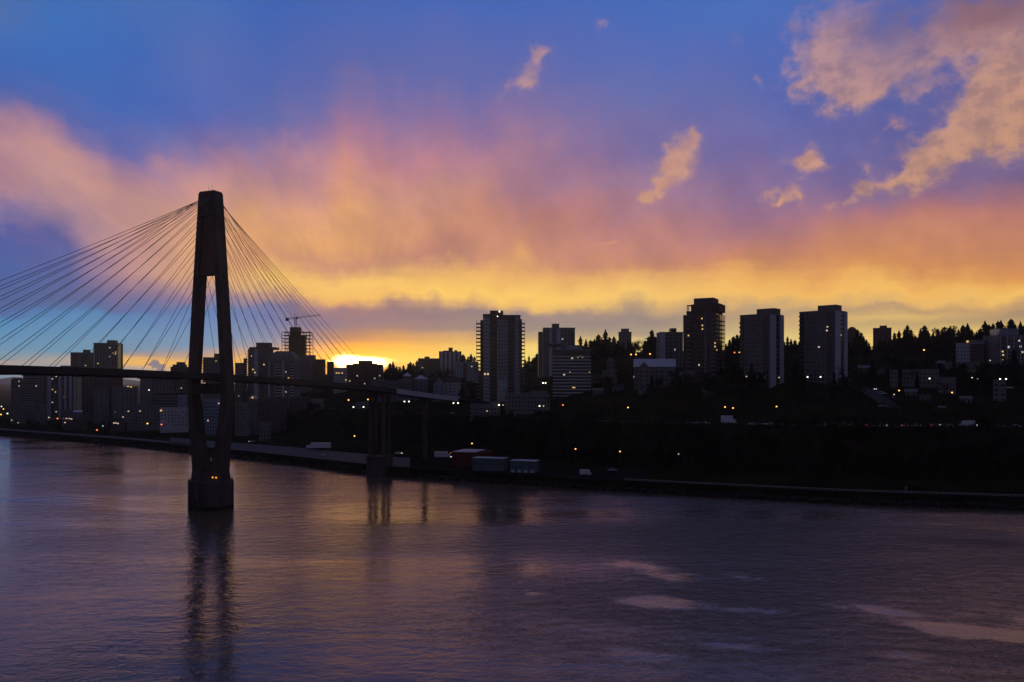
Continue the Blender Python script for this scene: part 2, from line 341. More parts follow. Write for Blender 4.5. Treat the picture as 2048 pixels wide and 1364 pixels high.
sheet('promenade_path', -60, 380, 20, lambda q: [8, 14, 22], ASPH, .06)
sheet('road', 560, 2560, 12, lambda q: [lerp(STOP, q) + 4, lerp(STOP, q) + 11, lerp(STOP, q) + 18], ROADM, .12)
# a side street that winds down the right-hand slope
def ribbon(name, pts, w, matl, dz=.3):
    vs = []; fs = []; P3 = []
    for (px, py) in pts:
        X, Y = hit(px, py); P3.append((X, Y))
    fine = []
    for (a, b) in zip(P3, P3[1:]):
        for k in range(6): fine.append((a[0] + (b[0]-a[0])*k/6, a[1] + (b[1]-a[1])*k/6))
    fine.append(P3[-1])
    for i, (x, y) in enumerate(fine):
        a = fine[max(0, i-1)]; b = fine[min(len(fine)-1, i+1)]
        d = Vector((b[0]-a[0], b[1]-a[1])).normalized(); nx, ny = -d.y, d.x
        for k in (-1, -.33, .33, 1):
            xx, yy = x + nx*w/2*k, y + ny*w/2*k; vs.append((xx, yy, tz(xx, yy) + dz))
    for i in range(len(fine) - 1):
        for j in range(3): a = i*4 + j; fs.append((a, a+1, a+5, a+4))
    m = bpy.data.meshes.new(name); m.from_pydata(vs, [], fs); m.update(); o = obj(name, m, matl); o['kind'] = 'structure'; return o
ribbon('side_street', [(1712,772),(1735,783),(1755,795),(1772,806),(1788,818)], 9, ASPH)
# far blue hills down river
hm = MB(); random.seed(3); pr = None
for i in range(60):
    q = -900 + i * 22
    y = 757 + 4 * sin(i * .5) + 3 * sin(i * 1.3) - 4 * exp(-((q - 0) / 60) ** 2)
    a = P(q, y, 9000); b = P(q, 790, 8200); b = (b[0], b[1], -5); c = P(q, 780, 10500); c = (c[0], c[1], -5)
    if pr: hm.quad(pr[1], b, a, pr[0]); hm.quad(pr[0], a, c, pr[2])
    pr = (a, b, c)
HILL = mat('haze_blue_hill', (.05,.09,.16), .95, .2, .001)  # distance haze is put into the base colour as blue
hm.build('hills', HILL)['kind'] = 'structure'

# ------------------------------------------------------------------ water
wm = bpy.data.materials.new('river_water'); wm.use_nodes = True; t = wm.node_tree; b = t.nodes['Principled BSDF']
b.inputs['Base Color'].default_value = (.14,.09,.062,1); b.inputs['IOR'].default_value = 1.48; b.inputs['Specular IOR Level'].default_value = .5
def tn(tp, **k):
    n = t.nodes.new(tp)
    for a_, v_ in k.items(): setattr(n, a_, v_)
    return n
tcw = tn('ShaderNodeTexCoord')
def wnoise(sx, sy, rot, scale, detail=3, rough=.5, dist=0):
    mp = tn('ShaderNodeMapping'); mp.inputs['Scale'].default_value = (sx, sy, 1); mp.inputs['Rotation'].default_value = (0, 0, R(rot)); t.links.new(tcw.outputs['Object'], mp.inputs[0])
    n = tn('ShaderNodeTexNoise'); n.inputs['Scale'].default_value = scale; n.inputs['Detail'].default_value = detail; n.inputs['Roughness'].default_value = rough; n.inputs['Distortion'].default_value = dist
    t.links.new(mp.outputs[0], n.inputs['Vector']); return n.outputs['Fac']
def tm(op, a_, b_, clamp=False):
    n = tn('ShaderNodeMath', operation=op, use_clamp=clamp)
    for i, v_ in enumerate((a_, b_)):
        if isinstance(v_, (int, float)): n.inputs[i].default_value = v_
        else: t.links.new(v_, n.inputs[i])
    return n.outputs[0]
chop = wnoise(.6, 1, -16, .34, 4, .65, .8); rip = wnoise(.7, 1, -12, .85, 4, .62); swell = wnoise(.55, 1, -20, .2, 3, .5, .6); eddy = wnoise(.35, 1, -28, .014, 5, .6, 1.2)
patch = tn('ShaderNodeMapRange'); t.links.new(eddy, patch.inputs[0]); patch.inputs[1].default_value = .36; patch.inputs[2].default_value = .64; patch.inputs[3].default_value = .3; patch.inputs[4].default_value = 1.15
def wblob(L, warp):
    f = None
    for (cx, cy, rx, ry, sg) in L:
        mp = tn('ShaderNodeMapping', vector_type='TEXTURE'); t.links.new(warp, mp.inputs[0])
        mp.inputs['Location'].default_value = (cx, cy, 0); mp.inputs['Rotation'].default_value = (0, 0, R(-14)); mp.inputs['Scale'].default_value = (rx, ry, 1)
        g_ = tn('ShaderNodeTexGradient', gradient_type='QUADRATIC_SPHERE'); t.links.new(mp.outputs[0], g_.inputs[0])
        k = tm('MULTIPLY', g_.outputs['Fac'], sg); f = k if f is None else tm('ADD', f, k)
    return f
def wstep(v, a_, b_, c_, d_):
    n = tn('ShaderNodeMapRange', interpolation_type='SMOOTHSTEP'); t.links.new(v, n.inputs[0])
    for i_, q_ in enumerate((a_, b_, c_, d_)): n.inputs[i_ + 1].default_value = q_
    return n.outputs[0]
wnv = tn('ShaderNodeTexNoise'); wnv.inputs['Scale'].default_value = .09; wnv.inputs['Detail'].default_value = 5; t.links.new(tcw.outputs['Object'], wnv.inputs['Vector'])
vm = tn('ShaderNodeVectorMath', operation='MULTIPLY_ADD'); t.links.new(wnv.outputs['Color'], vm.inputs[0]); vm.inputs[1].default_value = (16, 12, 0); vm.inputs[2].default_value = (-8, -6, 0)
va = tn('ShaderNodeVectorMath', operation='ADD'); t.links.new(vm.outputs[0], va.inputs[0]); t.links.new(tcw.outputs['Object'], va.inputs[1])
sx = tn('ShaderNodeSeparateXYZ'); t.links.new(va.outputs[0], sx.inputs[0])
# calm slicks and a ruffled eastern reach of the river
slick = wblob([(34,212,17,12,1.),(42,200,17,11,1.),(29,178,16,10,1.),(38,173,13,9,1.),(58,199,9,8,.9),(52,171,16,6,.8),(78,170,18,8,1.),(86,158,20,11,1.1),(96,152,22,10,1.1),(112,158,22,14,1.),(40,146,22,6,.8),(24,141,18,6,.8),(4,182,10,6,.7),(70,141,18,5,.6)], va.outputs[0])
slick = wstep(tm('ADD', slick, tm('MULTIPLY', tm('SUBTRACT', wnv.outputs['Fac'], .5), .5)), .08, .62, 0, 1)
wind = wstep(tm('ADD', tm('SUBTRACT', sx.outputs[0], tm('MULTIPLY', sx.outputs[1], .12)), tm('MULTIPLY', tm('SUBTRACT', eddy, .5), 90)), -50, 30, 0, 1)
amp = tm('MULTIPLY', tm('ADD', tm('MULTIPLY', wind, 2.0), .75), tm('SUBTRACT', 1.0, tm('MULTIPLY', slick, .88)))
amp = tm('ADD', amp, tm('MULTIPLY', wblob([(66,288,34,24,1.),(95,272,26,12,.8),(150,240,40,16,.9)], va.outputs[0]), 3.0))
h = tm('ADD', tm('MULTIPLY', tm('MULTIPLY', tm('MULTIPLY', tm('SUBTRACT', rip, .5), .13), patch.outputs[0]), amp), tm('ADD', tm('ADD', tm('MULTIPLY', tm('MULTIPLY', tm('SUBTRACT', swell, .5), .06), amp), tm('ADD', tm('MULTIPLY', wnoise(.35, 1, -24, .06, 4, .6, 1.5), .2), tm('MULTIPLY', tm('MULTIPLY', tm('SUBTRACT', chop, .5), .26), tm('MULTIPLY', patch.outputs[0], amp)))), tm('MULTIPLY', eddy, .5)))
bp = tn('ShaderNodeBump'); bp.inputs['Strength'].default_value = 1.0; bp.inputs['Distance'].default_value = 1.0; t.links.new(h, bp.inputs['Height']); t.links.new(bp.outputs[0], b.inputs['Normal'])
rg = tn('ShaderNodeMapRange'); t.links.new(eddy, rg.inputs[0]); rg.inputs[1].default_value = .35; rg.inputs[2].default_value = .65; rg.inputs[3].default_value = .04; rg.inputs[4].default_value = .09; t.links.new(rg.outputs[0], b.inputs['Roughness'])
wmb = MB(); wmb.quad((-4500,-900,0),(3500,-900,0),(3500,2600,0),(-4500,2600,0))
wmb.build('water', wm)['kind'] = 'structure'

# ------------------------------------------------------------------ the cable-stayed bridge
ANG = .394; D_ = Vector((sin(ANG), cos(ANG), 0)); U_ = Vector((D_.y, -D_.x, 0)); T_ = Vector((-118, 312, 0))
bridge = thing('cable_stayed_bridge', 'concrete cable stayed bridge with tall diamond shaped tower standing in the river', 'bridge', tuple(T_))
bridge.rotation_euler = (0, 0, 0)
BR = -ANG                                  # local x = across the deck, local y = along it (away from the camera)
def bpart(mb, name, m, parent=bridge): return mb.build(name, m, parent, (0,0,0) if parent is not bridge else (0,0,0), BR if parent is bridge else 0)
DV = 2.4
UO = [(7.2,0.5),(11,7.0),(19.6,7.5),(26.4,8.2),(42,9.5),(45,9.8),(57.8,8.95),(81.3,7.25),(92,6.4),(123.6,3.85)]
UI = [(14,.8),(19.6,3.0),(26.4,4.6),(42,7.1),(47,7.4),(57.8,6.5),(81.3,4.9),(92,4.05),(114,2.3)]
UO = UO[1:]
ped = MB()
r8 = 9.25; oc = [(r8*cos(pi/8 + k*pi/4), r8*.92*sin(pi/8 + k*pi/4)) for k in range(8)]
ped.loft([[(x, y, -6) for x, y in oc], [(x, y, 10.4) for x, y in oc], [(x*.985, y*.985, 10.8) for x, y in oc]])
pier = bpart(ped, 'pile_cap', CON)
tb = MB(); tb.loft([[(x*1.004, y*1.004, z) for x, y in oc] for z in (-1, 1.3)], cap=False); tb.build('tide_band', mat('wet_weed_band', (.012,.014,.011), .6, .4, .5), pier)
lad = MB(); yl = -r8*.92*cos(pi/8) - .12
for x in (-.35, .35): lad.tube((x+2, yl, 0), (x+2, yl, 11.6), .06, n=5)
for k in range(26): lad.tube((1.65, yl, .4+.42*k), (2.35, yl, .4+.42*k), .035, n=4)
lad.build('ladder', STEELD, pier)
for k in (-1, 0, 1): MB().box(k*2.6-.18, k*2.6+.18, yl-.3, yl+.1, -1, 4.2).build('fender', STEELD, pier)
rg_ = MB(); rp = [Vector((x*.96, y*.96, 10.8)) for x, y in oc]
for a_, b_ in zip(rp, rp[1:] + rp[:1]):
    rg_.tube(a_ + Vector((0,0,1.1)), b_ + Vector((0,0,1.1)), .05, n=4)
    for q in range(4): p_ = a_.lerp(b_, q/4); rg_.tube(p_, p_ + Vector((0,0,1.1)), .045, n=4)
rg_.build('guard_rail', STEELD, pier)
tower = MB(); tower.loft([[(-lerp(UO, z), -DV, z), (lerp(UO, z), -DV, z), (lerp(UO, z), DV, z), (-lerp(UO, z), DV, z)] for z in (114, 122.6)] + [[(-3.6,-DV+.3,123.6),(3.6,-DV+.3,123.6),(3.6,DV-.3,123.6),(-3.6,DV-.3,123.6)]])
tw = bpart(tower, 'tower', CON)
def sub(mb, name, m): return mb.build(name, m, tw)
for sg in (-1, 1):
    lg = MB(); zs = [14, 19.6, 26.4, 34, 42, 45, 47, 57.8, 70, 81.3, 92, 103, 114]
    rings = []
    for z in zs:
        o_, i_ = lerp(UO, z), lerp(UI, z)
        rings.append([(sg*i_, -DV, z), (sg*o_, -DV, z), (sg*o_, DV, z), (sg*i_, DV, z)][::sg])
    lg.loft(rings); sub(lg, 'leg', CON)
lw = MB(); lw.loft([[(-7.0,-3.3,10.8),(7.0,-3.3,10.8),(7.0,3.3,10.8),(-7.0,3.3,10.8)],[(-lerp(UO,14),-DV-.1,14),(lerp(UO,14),-DV-.1,14),(lerp(UO,14),DV+.1,14),(-lerp(UO,14),DV+.1,14)]]); sub(lw, 'leg_base', CON)
wl = MB(); wl.loft([[(-lerp(UI, z), -DV + 1.0, z), (lerp(UI, z), -DV + 1.0, z), (lerp(UI, z), DV - 1.0, z), (-lerp(UI, z), DV - 1.0, z)] for z in (92, 103, 114)]); sub(wl, 'wall_panel', CONR)
cb = MB(); cb.box(-4.05, 4.05, -DV+.3, DV-.3, 91, 92.6); sub(cb, 'crossbeam', CON)
cb = MB(); cb.box(-7.3, 7.3, -DV+.2, DV-.2, 44.6, 48.6); sub(cb, 'crossbeam', CON)
for x, y, zt in ((-1.9, 1.0, 127.0), (1.7, -1.0, 126.2)): sub(MB().tube((x, y, 123.5), (x, y, zt), .09, .03, 5), 'antenna', STEELD)
for z in (60, 75, 90): sub(MB().box(lerp(UO, z)-.1, lerp(UO, z)+.25, -.5, .5, z, z+1.2), 'access_hatch', STEELD)
def zdeck(t):
    if t <= 119: return 51.72 - 2.94 * t / 100 - 1.416 * (t / 100) ** 2
    return zdeck(119) - .078 * (t - 119)
dk = MB(); rings = []
ts = [-150 + 5 * i for i in range(78)]
def deck_x(t): return 0.012 * max(0, t - 150) ** 2 / 10
for tt in ts:
    z = zdeck(tt); x0 = deck_x(tt); rings.append([(x0-5.6, tt, z-.9), (x0-3, tt, z-1.5), (x0+3, tt, z-1.5), (x0+5.6, tt, z-.9), (x0+5.6, tt, z-.15), (x0-5.6, tt, z-.15)])
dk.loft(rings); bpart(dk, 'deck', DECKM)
for sg in (-1, 1):
    eb = MB(); eb.loft([[(deck_x(t)+sg*5.62, t, zdeck(t)-1.7), (deck_x(t)+sg*6.2, t, zdeck(t)-1.7), (deck_x(t)+sg*6.2, t, zdeck(t)+.55), (deck_x(t)+sg*5.62, t, zdeck(t)+.55)][::sg] for t in ts if t <= 131]); bpart(eb, 'edge_beam', DECKM)
    eb = MB(); eb.loft([[(deck_x(t)+sg*5.62, t, zdeck(t)-2.0), (deck_x(t)+sg*6.2, t, zdeck(t)-2.0), (deck_x(t)+sg*6.2, t, zdeck(t)+.75), (deck_x(t)+sg*5.62, t, zdeck(t)+.75)][::sg] for t in [131 + 4*i for i in range(18)]]); bpart(eb, 'parapet', WHITE)
    for tr in (1.0, 2.6):
        rl = MB(); rl.loft([[(deck_x(t)+sg*(tr+.6)-.1, t, zdeck(t)-.1), (deck_x(t)+sg*(tr+.6)+.1, t, zdeck(t)-.1), (deck_x(t)+sg*(tr+.6)+.1, t, zdeck(t)+.2), (deck_x(t)+sg*(tr+.6)-.1, t, zdeck(t)+.2)] for t in ts]); bpart(rl, 'rail', STEELD)
for side in (-1, 1):
    for n in range(14):
        tt = 20.39 + 8.79 * n if side < 0 else 9.39 + 8.303 * n + .03 * n * n
        w = n / 13; zt = min(120.8, 86.37 + 34.3 * w + 54.9 * w * (1 - w)); ot = 5.145 - 3.83 * w
        for sg in (-1, 1):
            a = Vector((sg * 4.883, side * tt, zdeck(side * tt) - .1)); c = Vector((sg * ot, side * (DV - .2), zt))
            cm = MB(); k = 8; pts = [a.lerp(c, i / k) - Vector((0, 0, .006 * (c - a).length * 4 * (i/k) * (1 - i/k))) for i in range(k + 1)]
            dd = (c - a).normalized(); ax = dd.orthogonal().normalized(); ay = dd.cross(ax)
            cm.loft([[p + ax*(.075*cos(j*pi/3)) + ay*(.075*sin(j*pi/3)) for j in range(6)] for p in pts])
            bpart(cm, 'stay_cable', STEEL)
            if sg > 0 and side * tt < 110: bpart(MB().box(-6.1, 6.1, side*tt - .5, side*tt + .5, zdeck(side*tt) - 2.2, zdeck(side*tt) - 1.4), 'floor_beam', DECKM)
# shore pier with four columns on a block, and the slim viaduct pier behind it
PT = 123.0
pb = MB(); pb.box(-5.3, 5.3, PT-4.6, PT+4.6, -5, 9.6); pb.box(-5.6, 5.6, PT-4.9, PT+4.9, 9.603, 10.2); pb = bpart(pb, 'pier_base', CON)
for x in (-4.0, 4.0):
    for y in (PT-2.6, PT+2.6):
        cm = MB(); cm.loft([[(x-sx, y-.75, z), (x+sx, y-.75, z), (x+sx, y+.75, z), (x-sx, y+.75, z)] for z, sx in ((10.2, .85), (41, .75), (zdeck(PT)-2.2, 1.2))]); cm.build('column', CON, pb)
cm = MB(); cm.box(-5.2, 5.2, PT-3.6, PT+3.6, zdeck(PT)-4.0, zdeck(PT)-2.2); cm.build('crosshead', CON, pb)
for tt in (172, ):
    cm = MB(); g0 = T_ + D_*tt; cm.loft([[(x0-1.1, tt-1, z), (x0+1.1, tt-1, z), (x0+1.1, tt+1, z), (x0-1.1, tt+1, z)] for z, x0 in ((tz(g0.x, g0.y)-1, deck_x(tt)), (zdeck(tt)-4.2, deck_x(tt)))] + [[(deck_x(tt)-3.4, tt-1.2, z), (deck_x(tt)+3.4, tt-1.2, z), (deck_x(tt)+3.4, tt+1.2, z), (deck_x(tt)-3.4, tt+1.2, z)] for z in (zdeck(tt)-2.6, zdeck(tt)-1.5)]); bpart(cm, 'viaduct_pier', CON)

# ------------------------------------------------------------------ buildings
GEN = {}
def winmesh(w, h, t=.12):
    k = ('w', round(w, 2), round(h, 2))
    if k not in GEN: GEN[k] = MB().box(-w/2, w/2, -t, .05, -h/2, h/2).mesh('window')
    return GEN[k]
def add_mat(me, m):
    key = (me.name, m.name)
    if key not in GEN:
        c = me.copy(); c.materials.append(m); GEN[key] = c
    return GEN[key]
class Bld:
    def __init__(s, name, label, cat, x0, x1, yt, yb, Y, m, D=18, yaw=None, fl=None, group=None, body='wall', roofm=None):
        az = atan(((x0 + x1) / 2 - CX) / F)
        s.yaw = -az if yaw is None else R(yaw); s.D = D; s.Y = Y
        Wd = (x1 - x0) / F * Y; X = ((x0 + x1) / 2 - CX) / F * Y; c, n = cos(s.yaw), sin(s.yaw); s.kk = []
        for _ in range(12):
            pr = []
            for lx in (-Wd/2, Wd/2):
                for ly in (0, D):
                    wx, wy = X + lx*c - ly*n, Y + lx*n + ly*c; pr.append(CX + F*wx/wy)
            a, b_ = min(pr), max(pr)
            Wd = max(2, Wd + ((x1 - x0) - (b_ - a)) / F * Y * .8); X += ((x0 + x1) - (a + b_)) / 2 / F * Y * .9
        s.W = Wd; s.X = X; s.c, s.n = c, n
        zt = CH + (HY - yt) / F * Y; zb = CH + (HY - yb) / F * Y
        g = min(tz(X + lx*c - ly*n, Y + lx*n + ly*c) for lx in (-Wd/2, Wd/2) for ly in (0, D))
        s.zb = min(zb, g) - .5; s.H = zt - s.zb; s.zvis = zb - s.zb
        s.root = thing(name, label, cat, (X, Y, s.zb), s.yaw, group)
        s.m = m
        s.fh = 2.95 if fl is None else fl * Y / F
        s.cnt = {}
        b = MB(); b.box(-Wd/2, Wd/2, 0, D, 0, s.H); s.body = b.build(body, m, s.root)
        p = MB(); h = s.H
        p.box(-Wd/2-.15, Wd/2+.15, -.15, .35, h+.003, h+.9); p.box(-Wd/2-.15, Wd/2+.15, D-.35, D+.15, h+.003, h+.9); p.box(-Wd/2-.15, -Wd/2+.35, .353, D-.353, h+.003, h+.9); p.box(Wd/2-.35, Wd/2+.15, .353, D-.353, h+.003, h+.9)
        p.build('parapet', m if roofm is None else roofm, s.root)
        MB().box(-Wd/2+.36, Wd/2-.36, .36, D-.36, h+.003, h+.25).build('roof', ROOFD, s.root)
    def u(s, px): return (px - CX) / F * s.Y          # only for widths
    def lx(s, px):                                      # local x on the front face under a photo column
        k = (px - CX) / F                               # X + lx*c = k*(Y + lx*n)
        return (k * s.Y - s.X) / (s.c - k * s.n)
    def lz(s, py): return CH + (HY - py) / F * s.Y - s.zb
    def frame(s, face):
        if face == 'F': return Vector((-s.W/2, 0, 0)), 0, s.W
        if face == 'R': return Vector((s.W/2, 0, 0)), pi/2, s.D
        return Vector((-s.W/2, s.D, 0)), -pi/2, s.D
    def put(s, name, me, m, face, a, z, off=0):
        o, rz, w = s.frame(face); r = Vector((cos(rz)*a + sin(rz)*off, sin(rz)*a - cos(rz)*off, z))
        k = s.cnt.get(name, 0); s.cnt[name] = k + 1
        me = add_mat(me, m)
        if k < 95: return obj(name, me, None, s.root, o + r, rz)
        s.kk.append((name, me, m, o + r, rz))
    def finish(s):
        for nm in sorted({k[0] for k in s.kk}):
            b = MB(); m = None
            for (n2, me, m2, l, rz) in s.kk:
                if n2 != nm: continue
                m = m2; i = len(b.v); c, n = cos(rz), sin(rz)
                b.v += [(l.x + c*v.co.x - n*v.co.y, l.y + n*v.co.x + c*v.co.y, l.z + v.co.z) for v in me.vertices]
                b.f += [tuple(i + j for j in p.vertices) for p in me.polygons]
            b.build(nm, m, s.root)['kind'] = 'stuff'
        return s
    def rows(s, z0=None, z1=None):
        z = 1.6 if z0 is None else z0; out = []
        zmin = max(0, s.zvis - 7)
        while z < (s.H if z1 is None else z1) - 1.3:
            if z > zmin: out.append(z)
            z += s.fh
        return out[::-1]
    def windows(s, cols, face='F', wf=.6, h=1.5, m=None, off=0, z0=None, z1=None, skip=0.0, span=None):
        _, _, w = s.frame(face); a0, a1 = span or (0, w); st = (a1 - a0) / cols; rr = random.Random(int(s.X) + cols)
        for z in s.rows(z0, z1):
            for i in range(cols):
                if rr.random() < skip: continue
                if rr.random() < .022 and s.H > 15: s.put('lit_window', winmesh(min(1.3, st*wf*.98), h*.8), LAMP['d'], face, a0 + st*(i+.5), z, off + .002)
                else: s.put('window', winmesh(st*wf, h), m or GLASS, face, a0 + st*(i+.5), z, off)
        return s
    def strip(s, a0, a1, m, name='pilaster', face='F', z0=0, z1=None, t=.5, base=0.0):
        _, _, w = s.frame(face); z1 = s.H + .3 if z1 is None else z1
        me = MB().box(-(a1-a0)*w/2, (a1-a0)*w/2, -t, .05, 0, z1 - z0).mesh(name)
        s.put(name, me, m, face, (a0+a1)/2*w, z0, base); return s
    def balconies(s, a0, a1, m, face='F', z0=None, z1=None, depth=1.5, solid=True, dark=True, base=0.0):
        _, _, w = s.frame(face); bw = (a1-a0)*w; k = ('b', round(bw,2), depth, solid)
        if dark: s.strip(a0+.003, a1-.003, GLASS, 'glazing', face, 0, s.H - .5 if z1 is None else z1, .07, base)
        if k not in GEN:
            b = MB(); b.box(-bw/2, bw/2, -depth, .04, -1.5, -1.28); ph = -.45 if solid else -1.0
            b.box(-bw/2, bw/2, -depth, -depth+.1, -1.277, ph); b.box(-bw/2, -bw/2+.1, -depth+.103, .04, -1.277, ph); b.box(bw/2-.1, bw/2, -depth+.103, .04, -1.277, ph)
            GEN[k] = b.mesh('balcony')
        for z in s.rows(z0, z1): s.put('balcony', GEN[k], m, face, (a0+a1)/2*w, z, base)
        return s
    def bands(s, m, face='F', h=1.1, off=.25, z0=None, glass=True, a0=0.0, a1=1.0, rx=0.0, base=0.0):
        _, _, w = s.frame(face)
        if glass: s.strip(a0+.002, a1-.002, GLASS, 'glazing', face, 0, s.H - .2, .07)
        me = MB().box(-(a1-a0)*w/2-rx, (a1-a0)*w/2+rx, -off, .04, -h/2, h/2).mesh('spandrel_band')
        for z in s.rows(z0): s.put('spandrel_band' if glass else 'floor_band', me, m, face, (a0+a1)/2*w, z - s.fh/2, base)
        return s
    def top(s, x0, x1, yt, m=None, name='penthouse', d0=.25, d1=.75, z0=None):
        a, b = s.lx(x0), s.lx(x1); h = s.H if z0 is None else z0
        MB().box(a, b, s.D*d0, s.D*d1, h + .26, CH + (HY - yt)/F*(s.Y + s.D*d0*.6) - s.zb).build(name, m or s.m, s.root); return s
    def bay(s, x0, x1, yt, m, name='bay', p=1.2, yb=None, back=None):
        a, b = s.lx(x0), s.lx(x1); o = MB().box(a, b, -p, s.D*.5 if back is None else back, 0 if yb is None else s.lz(yb), s.lz(yt)).build(name, m, s.root); return s
    def lit(s, pts, key='y', w=1.2, h=1.2, name='lit_window'):
        for (px, py) in pts:
            best = None
            for face in 'FRL':
                o, rz, wd = s.frame(face); u = Vector((cos(rz), sin(rz), 0)); k = (px - CX) / F
                wo = Vector((s.X + o.x*s.c - o.y*s.n, s.Y + o.x*s.n + o.y*s.c)); du = Vector((u.x*s.c - u.y*s.n, u.x*s.n + u.y*s.c))
                den = du.x - k*du.y
                if abs(den) < 1e-6: continue
                a = (k*wo.y - wo.x) / den; yy = wo.y + a*du.y
                if -.3 <= a <= wd+.3 and (best is None or yy < best[3]): best = (face, min(max(a, w/2), wd-w/2), CH + (HY-py)/F*yy - s.zb, yy)
            if best: s.put(name, winmesh(w, h, .2), LAMP[key], best[0], best[1], best[2], .12)
        return s

# --- right-hand and central towers
b = Bld('apartment_tower', 'tall glassy tower with stepped crown and red-brown balcony stack, nearest the photo centre', 'apartment tower', 966, 1041, 632, 805, 640, MIDG, 20, 0)
b.bay(960.5, 966.5, 640, DARK, 'side_bay', -.8, None, 12); b.bay(1040.5, 1044, 638, DARK, 'side_bay', -.8, None, 12)
b.bay(966, 980, 628, GREY, 'fin_wall', 1.0); b.bay(980, 1006, 621, BROWN, 'core', -.6, None, 15); b.bay(980, 1016, 631, CON, 'roof_plate', 1.6, 632.2)
b.bay(995, 1015, 640, GLASSG, 'glass_bay', 1.4); b.bay(1028, 1041, 630.5, MIDG, 'corner_pier', .9); b.bay(1015, 1028, 634, DARK, 'wing', .2)
def fr(b, px): return (b.lx(px) + b.W/2) / b.W
b.balconies(fr(b,981), fr(b,993.5), BROWN, base=.05, depth=1.4); b.balconies(fr(b,1017), fr(b,1027), DARK, base=.3, depth=1.2)
b.windows(2, span=(b.lx(967)+b.W/2, b.lx(979)+b.W/2), wf=.8, h=2.0, m=GLASSG, off=1.03); b.windows(3, span=(b.lx(996)+b.W/2, b.lx(1014)+b.W/2), wf=.7, h=1.4, off=1.43); b.windows(1, span=(b.lx(1030)+b.W/2, b.lx(1039)+b.W/2), wf=.7, h=1.8, m=GLASSG, off=.95)
for px0, px1 in ((953, 961), (1043.5, 1049.5)):
    b.balconies(fr(b,px0), fr(b,px1), MIDG, base=-.5, dark=False, depth=3.0, solid=True, z1=b.lz(640)); xx = px0 if px0 < 1000 else px1
    b.strip(fr(b, xx)-.004, fr(b, xx)+.004, DARK, 'corner_post', z1=b.lz(639), t=.3, base=2.2)
b.bands(MIDG, h=.45, off=.1, glass=False, a0=fr(b,995.5), a1=fr(b,1014.5), base=1.42); b.bands(MIDG, h=.4, off=.1, glass=False, a0=fr(b,1028.3), a1=fr(b,1040.7), base=.93); b.lit([(995,632),(999,623)], 'w', 1.0, 1.0); b.lit([(974,672),(992,677),(1037,679)], 'y', .9, .9); b.finish()

b = Bld('apartment_tower', 'grey apartment tower with two pale stripes and roof box, behind the white banded block', 'apartment tower', 1085, 1150, 657, 790, 760, MIDG, 20, 0)
b.bay(1077, 1085.5, 663, MIDG, 'side_bay', -2, None, 14); b.top(1105, 1119, 647, MIDG)
for x0, x1, mm in ((1088,1095,GREY),(1098,1104,PALE),(1113,1121,PALE)): b.strip(fr(b,x0), fr(b,x1), mm, t=.4)
b.bay(1096, 1125, 687, DARK, 'balcony_stack', .9, 694); b.windows(3, span=(b.lx(1127)+b.W/2, b.lx(1149)+b.W/2), wf=.35, h=1.3); b.windows(2, span=(b.lx(1105)+b.W/2, b.lx(1112)+b.W/2), wf=.7)
b.lit([(1125,678)], 'c', 1.2, 1.2); b.lit([(1103,730)], 'y', 1, 1.4); b.finish()

b = Bld('apartment_block', 'white banded apartment block with long horizontal balconies and low roof storey', 'apartment block', 1108, 1181, 701, 795, 600, MIDG, 20, None, fl=6.55)
b.top(1132, 1164, 690, BLUEW, d0=.15); b.bands(WHITE, h=.85, off=1.3, rx=.4); b.bands(WHITE, 'L', h=.85, off=1.0)
b.windows(9, wf=.75, h=1.2, off=.08); b.lit([(1160,713),(1156,714),(1165,714)], 'y', 1.2, .9); b.lit([(1179,745),(1140,745),(1146,775),(1149,775)], 'y', 1.0, .9); b.finish()

b = Bld('apartment_tower', 'tallest dark apartment tower on the hill, with open framed roof corners and scattered lit windows', 'apartment tower', 1373, 1445, 624, 765, 560, DARK, 20, -28)
b.top(1381, 1438, 608, BROWN, 'crown_storey', .06, .94); b.top(1386, 1426, 596, DARK, d0=.1, d1=.8)
b.bay(1364, 1374, 628, DARK, 'side_bay', -3, None, 16)
b.bands(BROWN, h=.4, off=.1, glass=False); b.balconies(.02, .16, MIDG, depth=1.6); b.balconies(.84, .98, MIDG, depth=1.6); b.strip(.30, .38, BROWN); b.strip(.62, .70, MIDG); b.windows(3, span=(b.W*.4, b.W*.6), wf=.6); b.windows(2, span=(b.W*.18, b.W*.29), wf=.6)
b.balconies(.55, .97, MIDG, 'R', depth=1.9, z1=b.lz(628), solid=False); b.windows(2, 'R', span=(1, b.D*.5), wf=.5)
for a_ in (.56, .75, .94): b.strip(a_-.012, a_+.012, DARK, 'corner_post', 'R', z1=b.lz(628), t=.3, base=1.8)
for (a, c_, yy) in ((-b.W/2 + .2, -b.W/2 + 3.6, 609), (b.W/2 - 3.6, b.W/2 - .2, 611)):
    fr_ = MB(); z0, z1 = b.H + .9, b.lz(yy)
    fr_.box(a, c_, .2, 4.5, z1-.5, z1)
    for x_ in (a, c_ - .45):
        for y_ in (.2, 4.05): fr_.box(x_, x_+.45, y_, y_+.45, z0, z1-.503)
    fr_.build('roof_frame', DARK, b.root)
b.lit([(1405,651),(1411,649),(1405,658),(1411,656),(1377,671),(1412,678),(1412,692),(1432,686),(1432,693),(1433,700),(1404,637)], 'y', .9, 1.0)
b.bay(1350, 1392, 742, MIDG, 'podium', 3, 766)
for px in (1352, 1362, 1373, 1384): b.bay(px, px+2.2, 744, PALE, 'podium_column', 3.6, 764, -3.05)
b.finish()

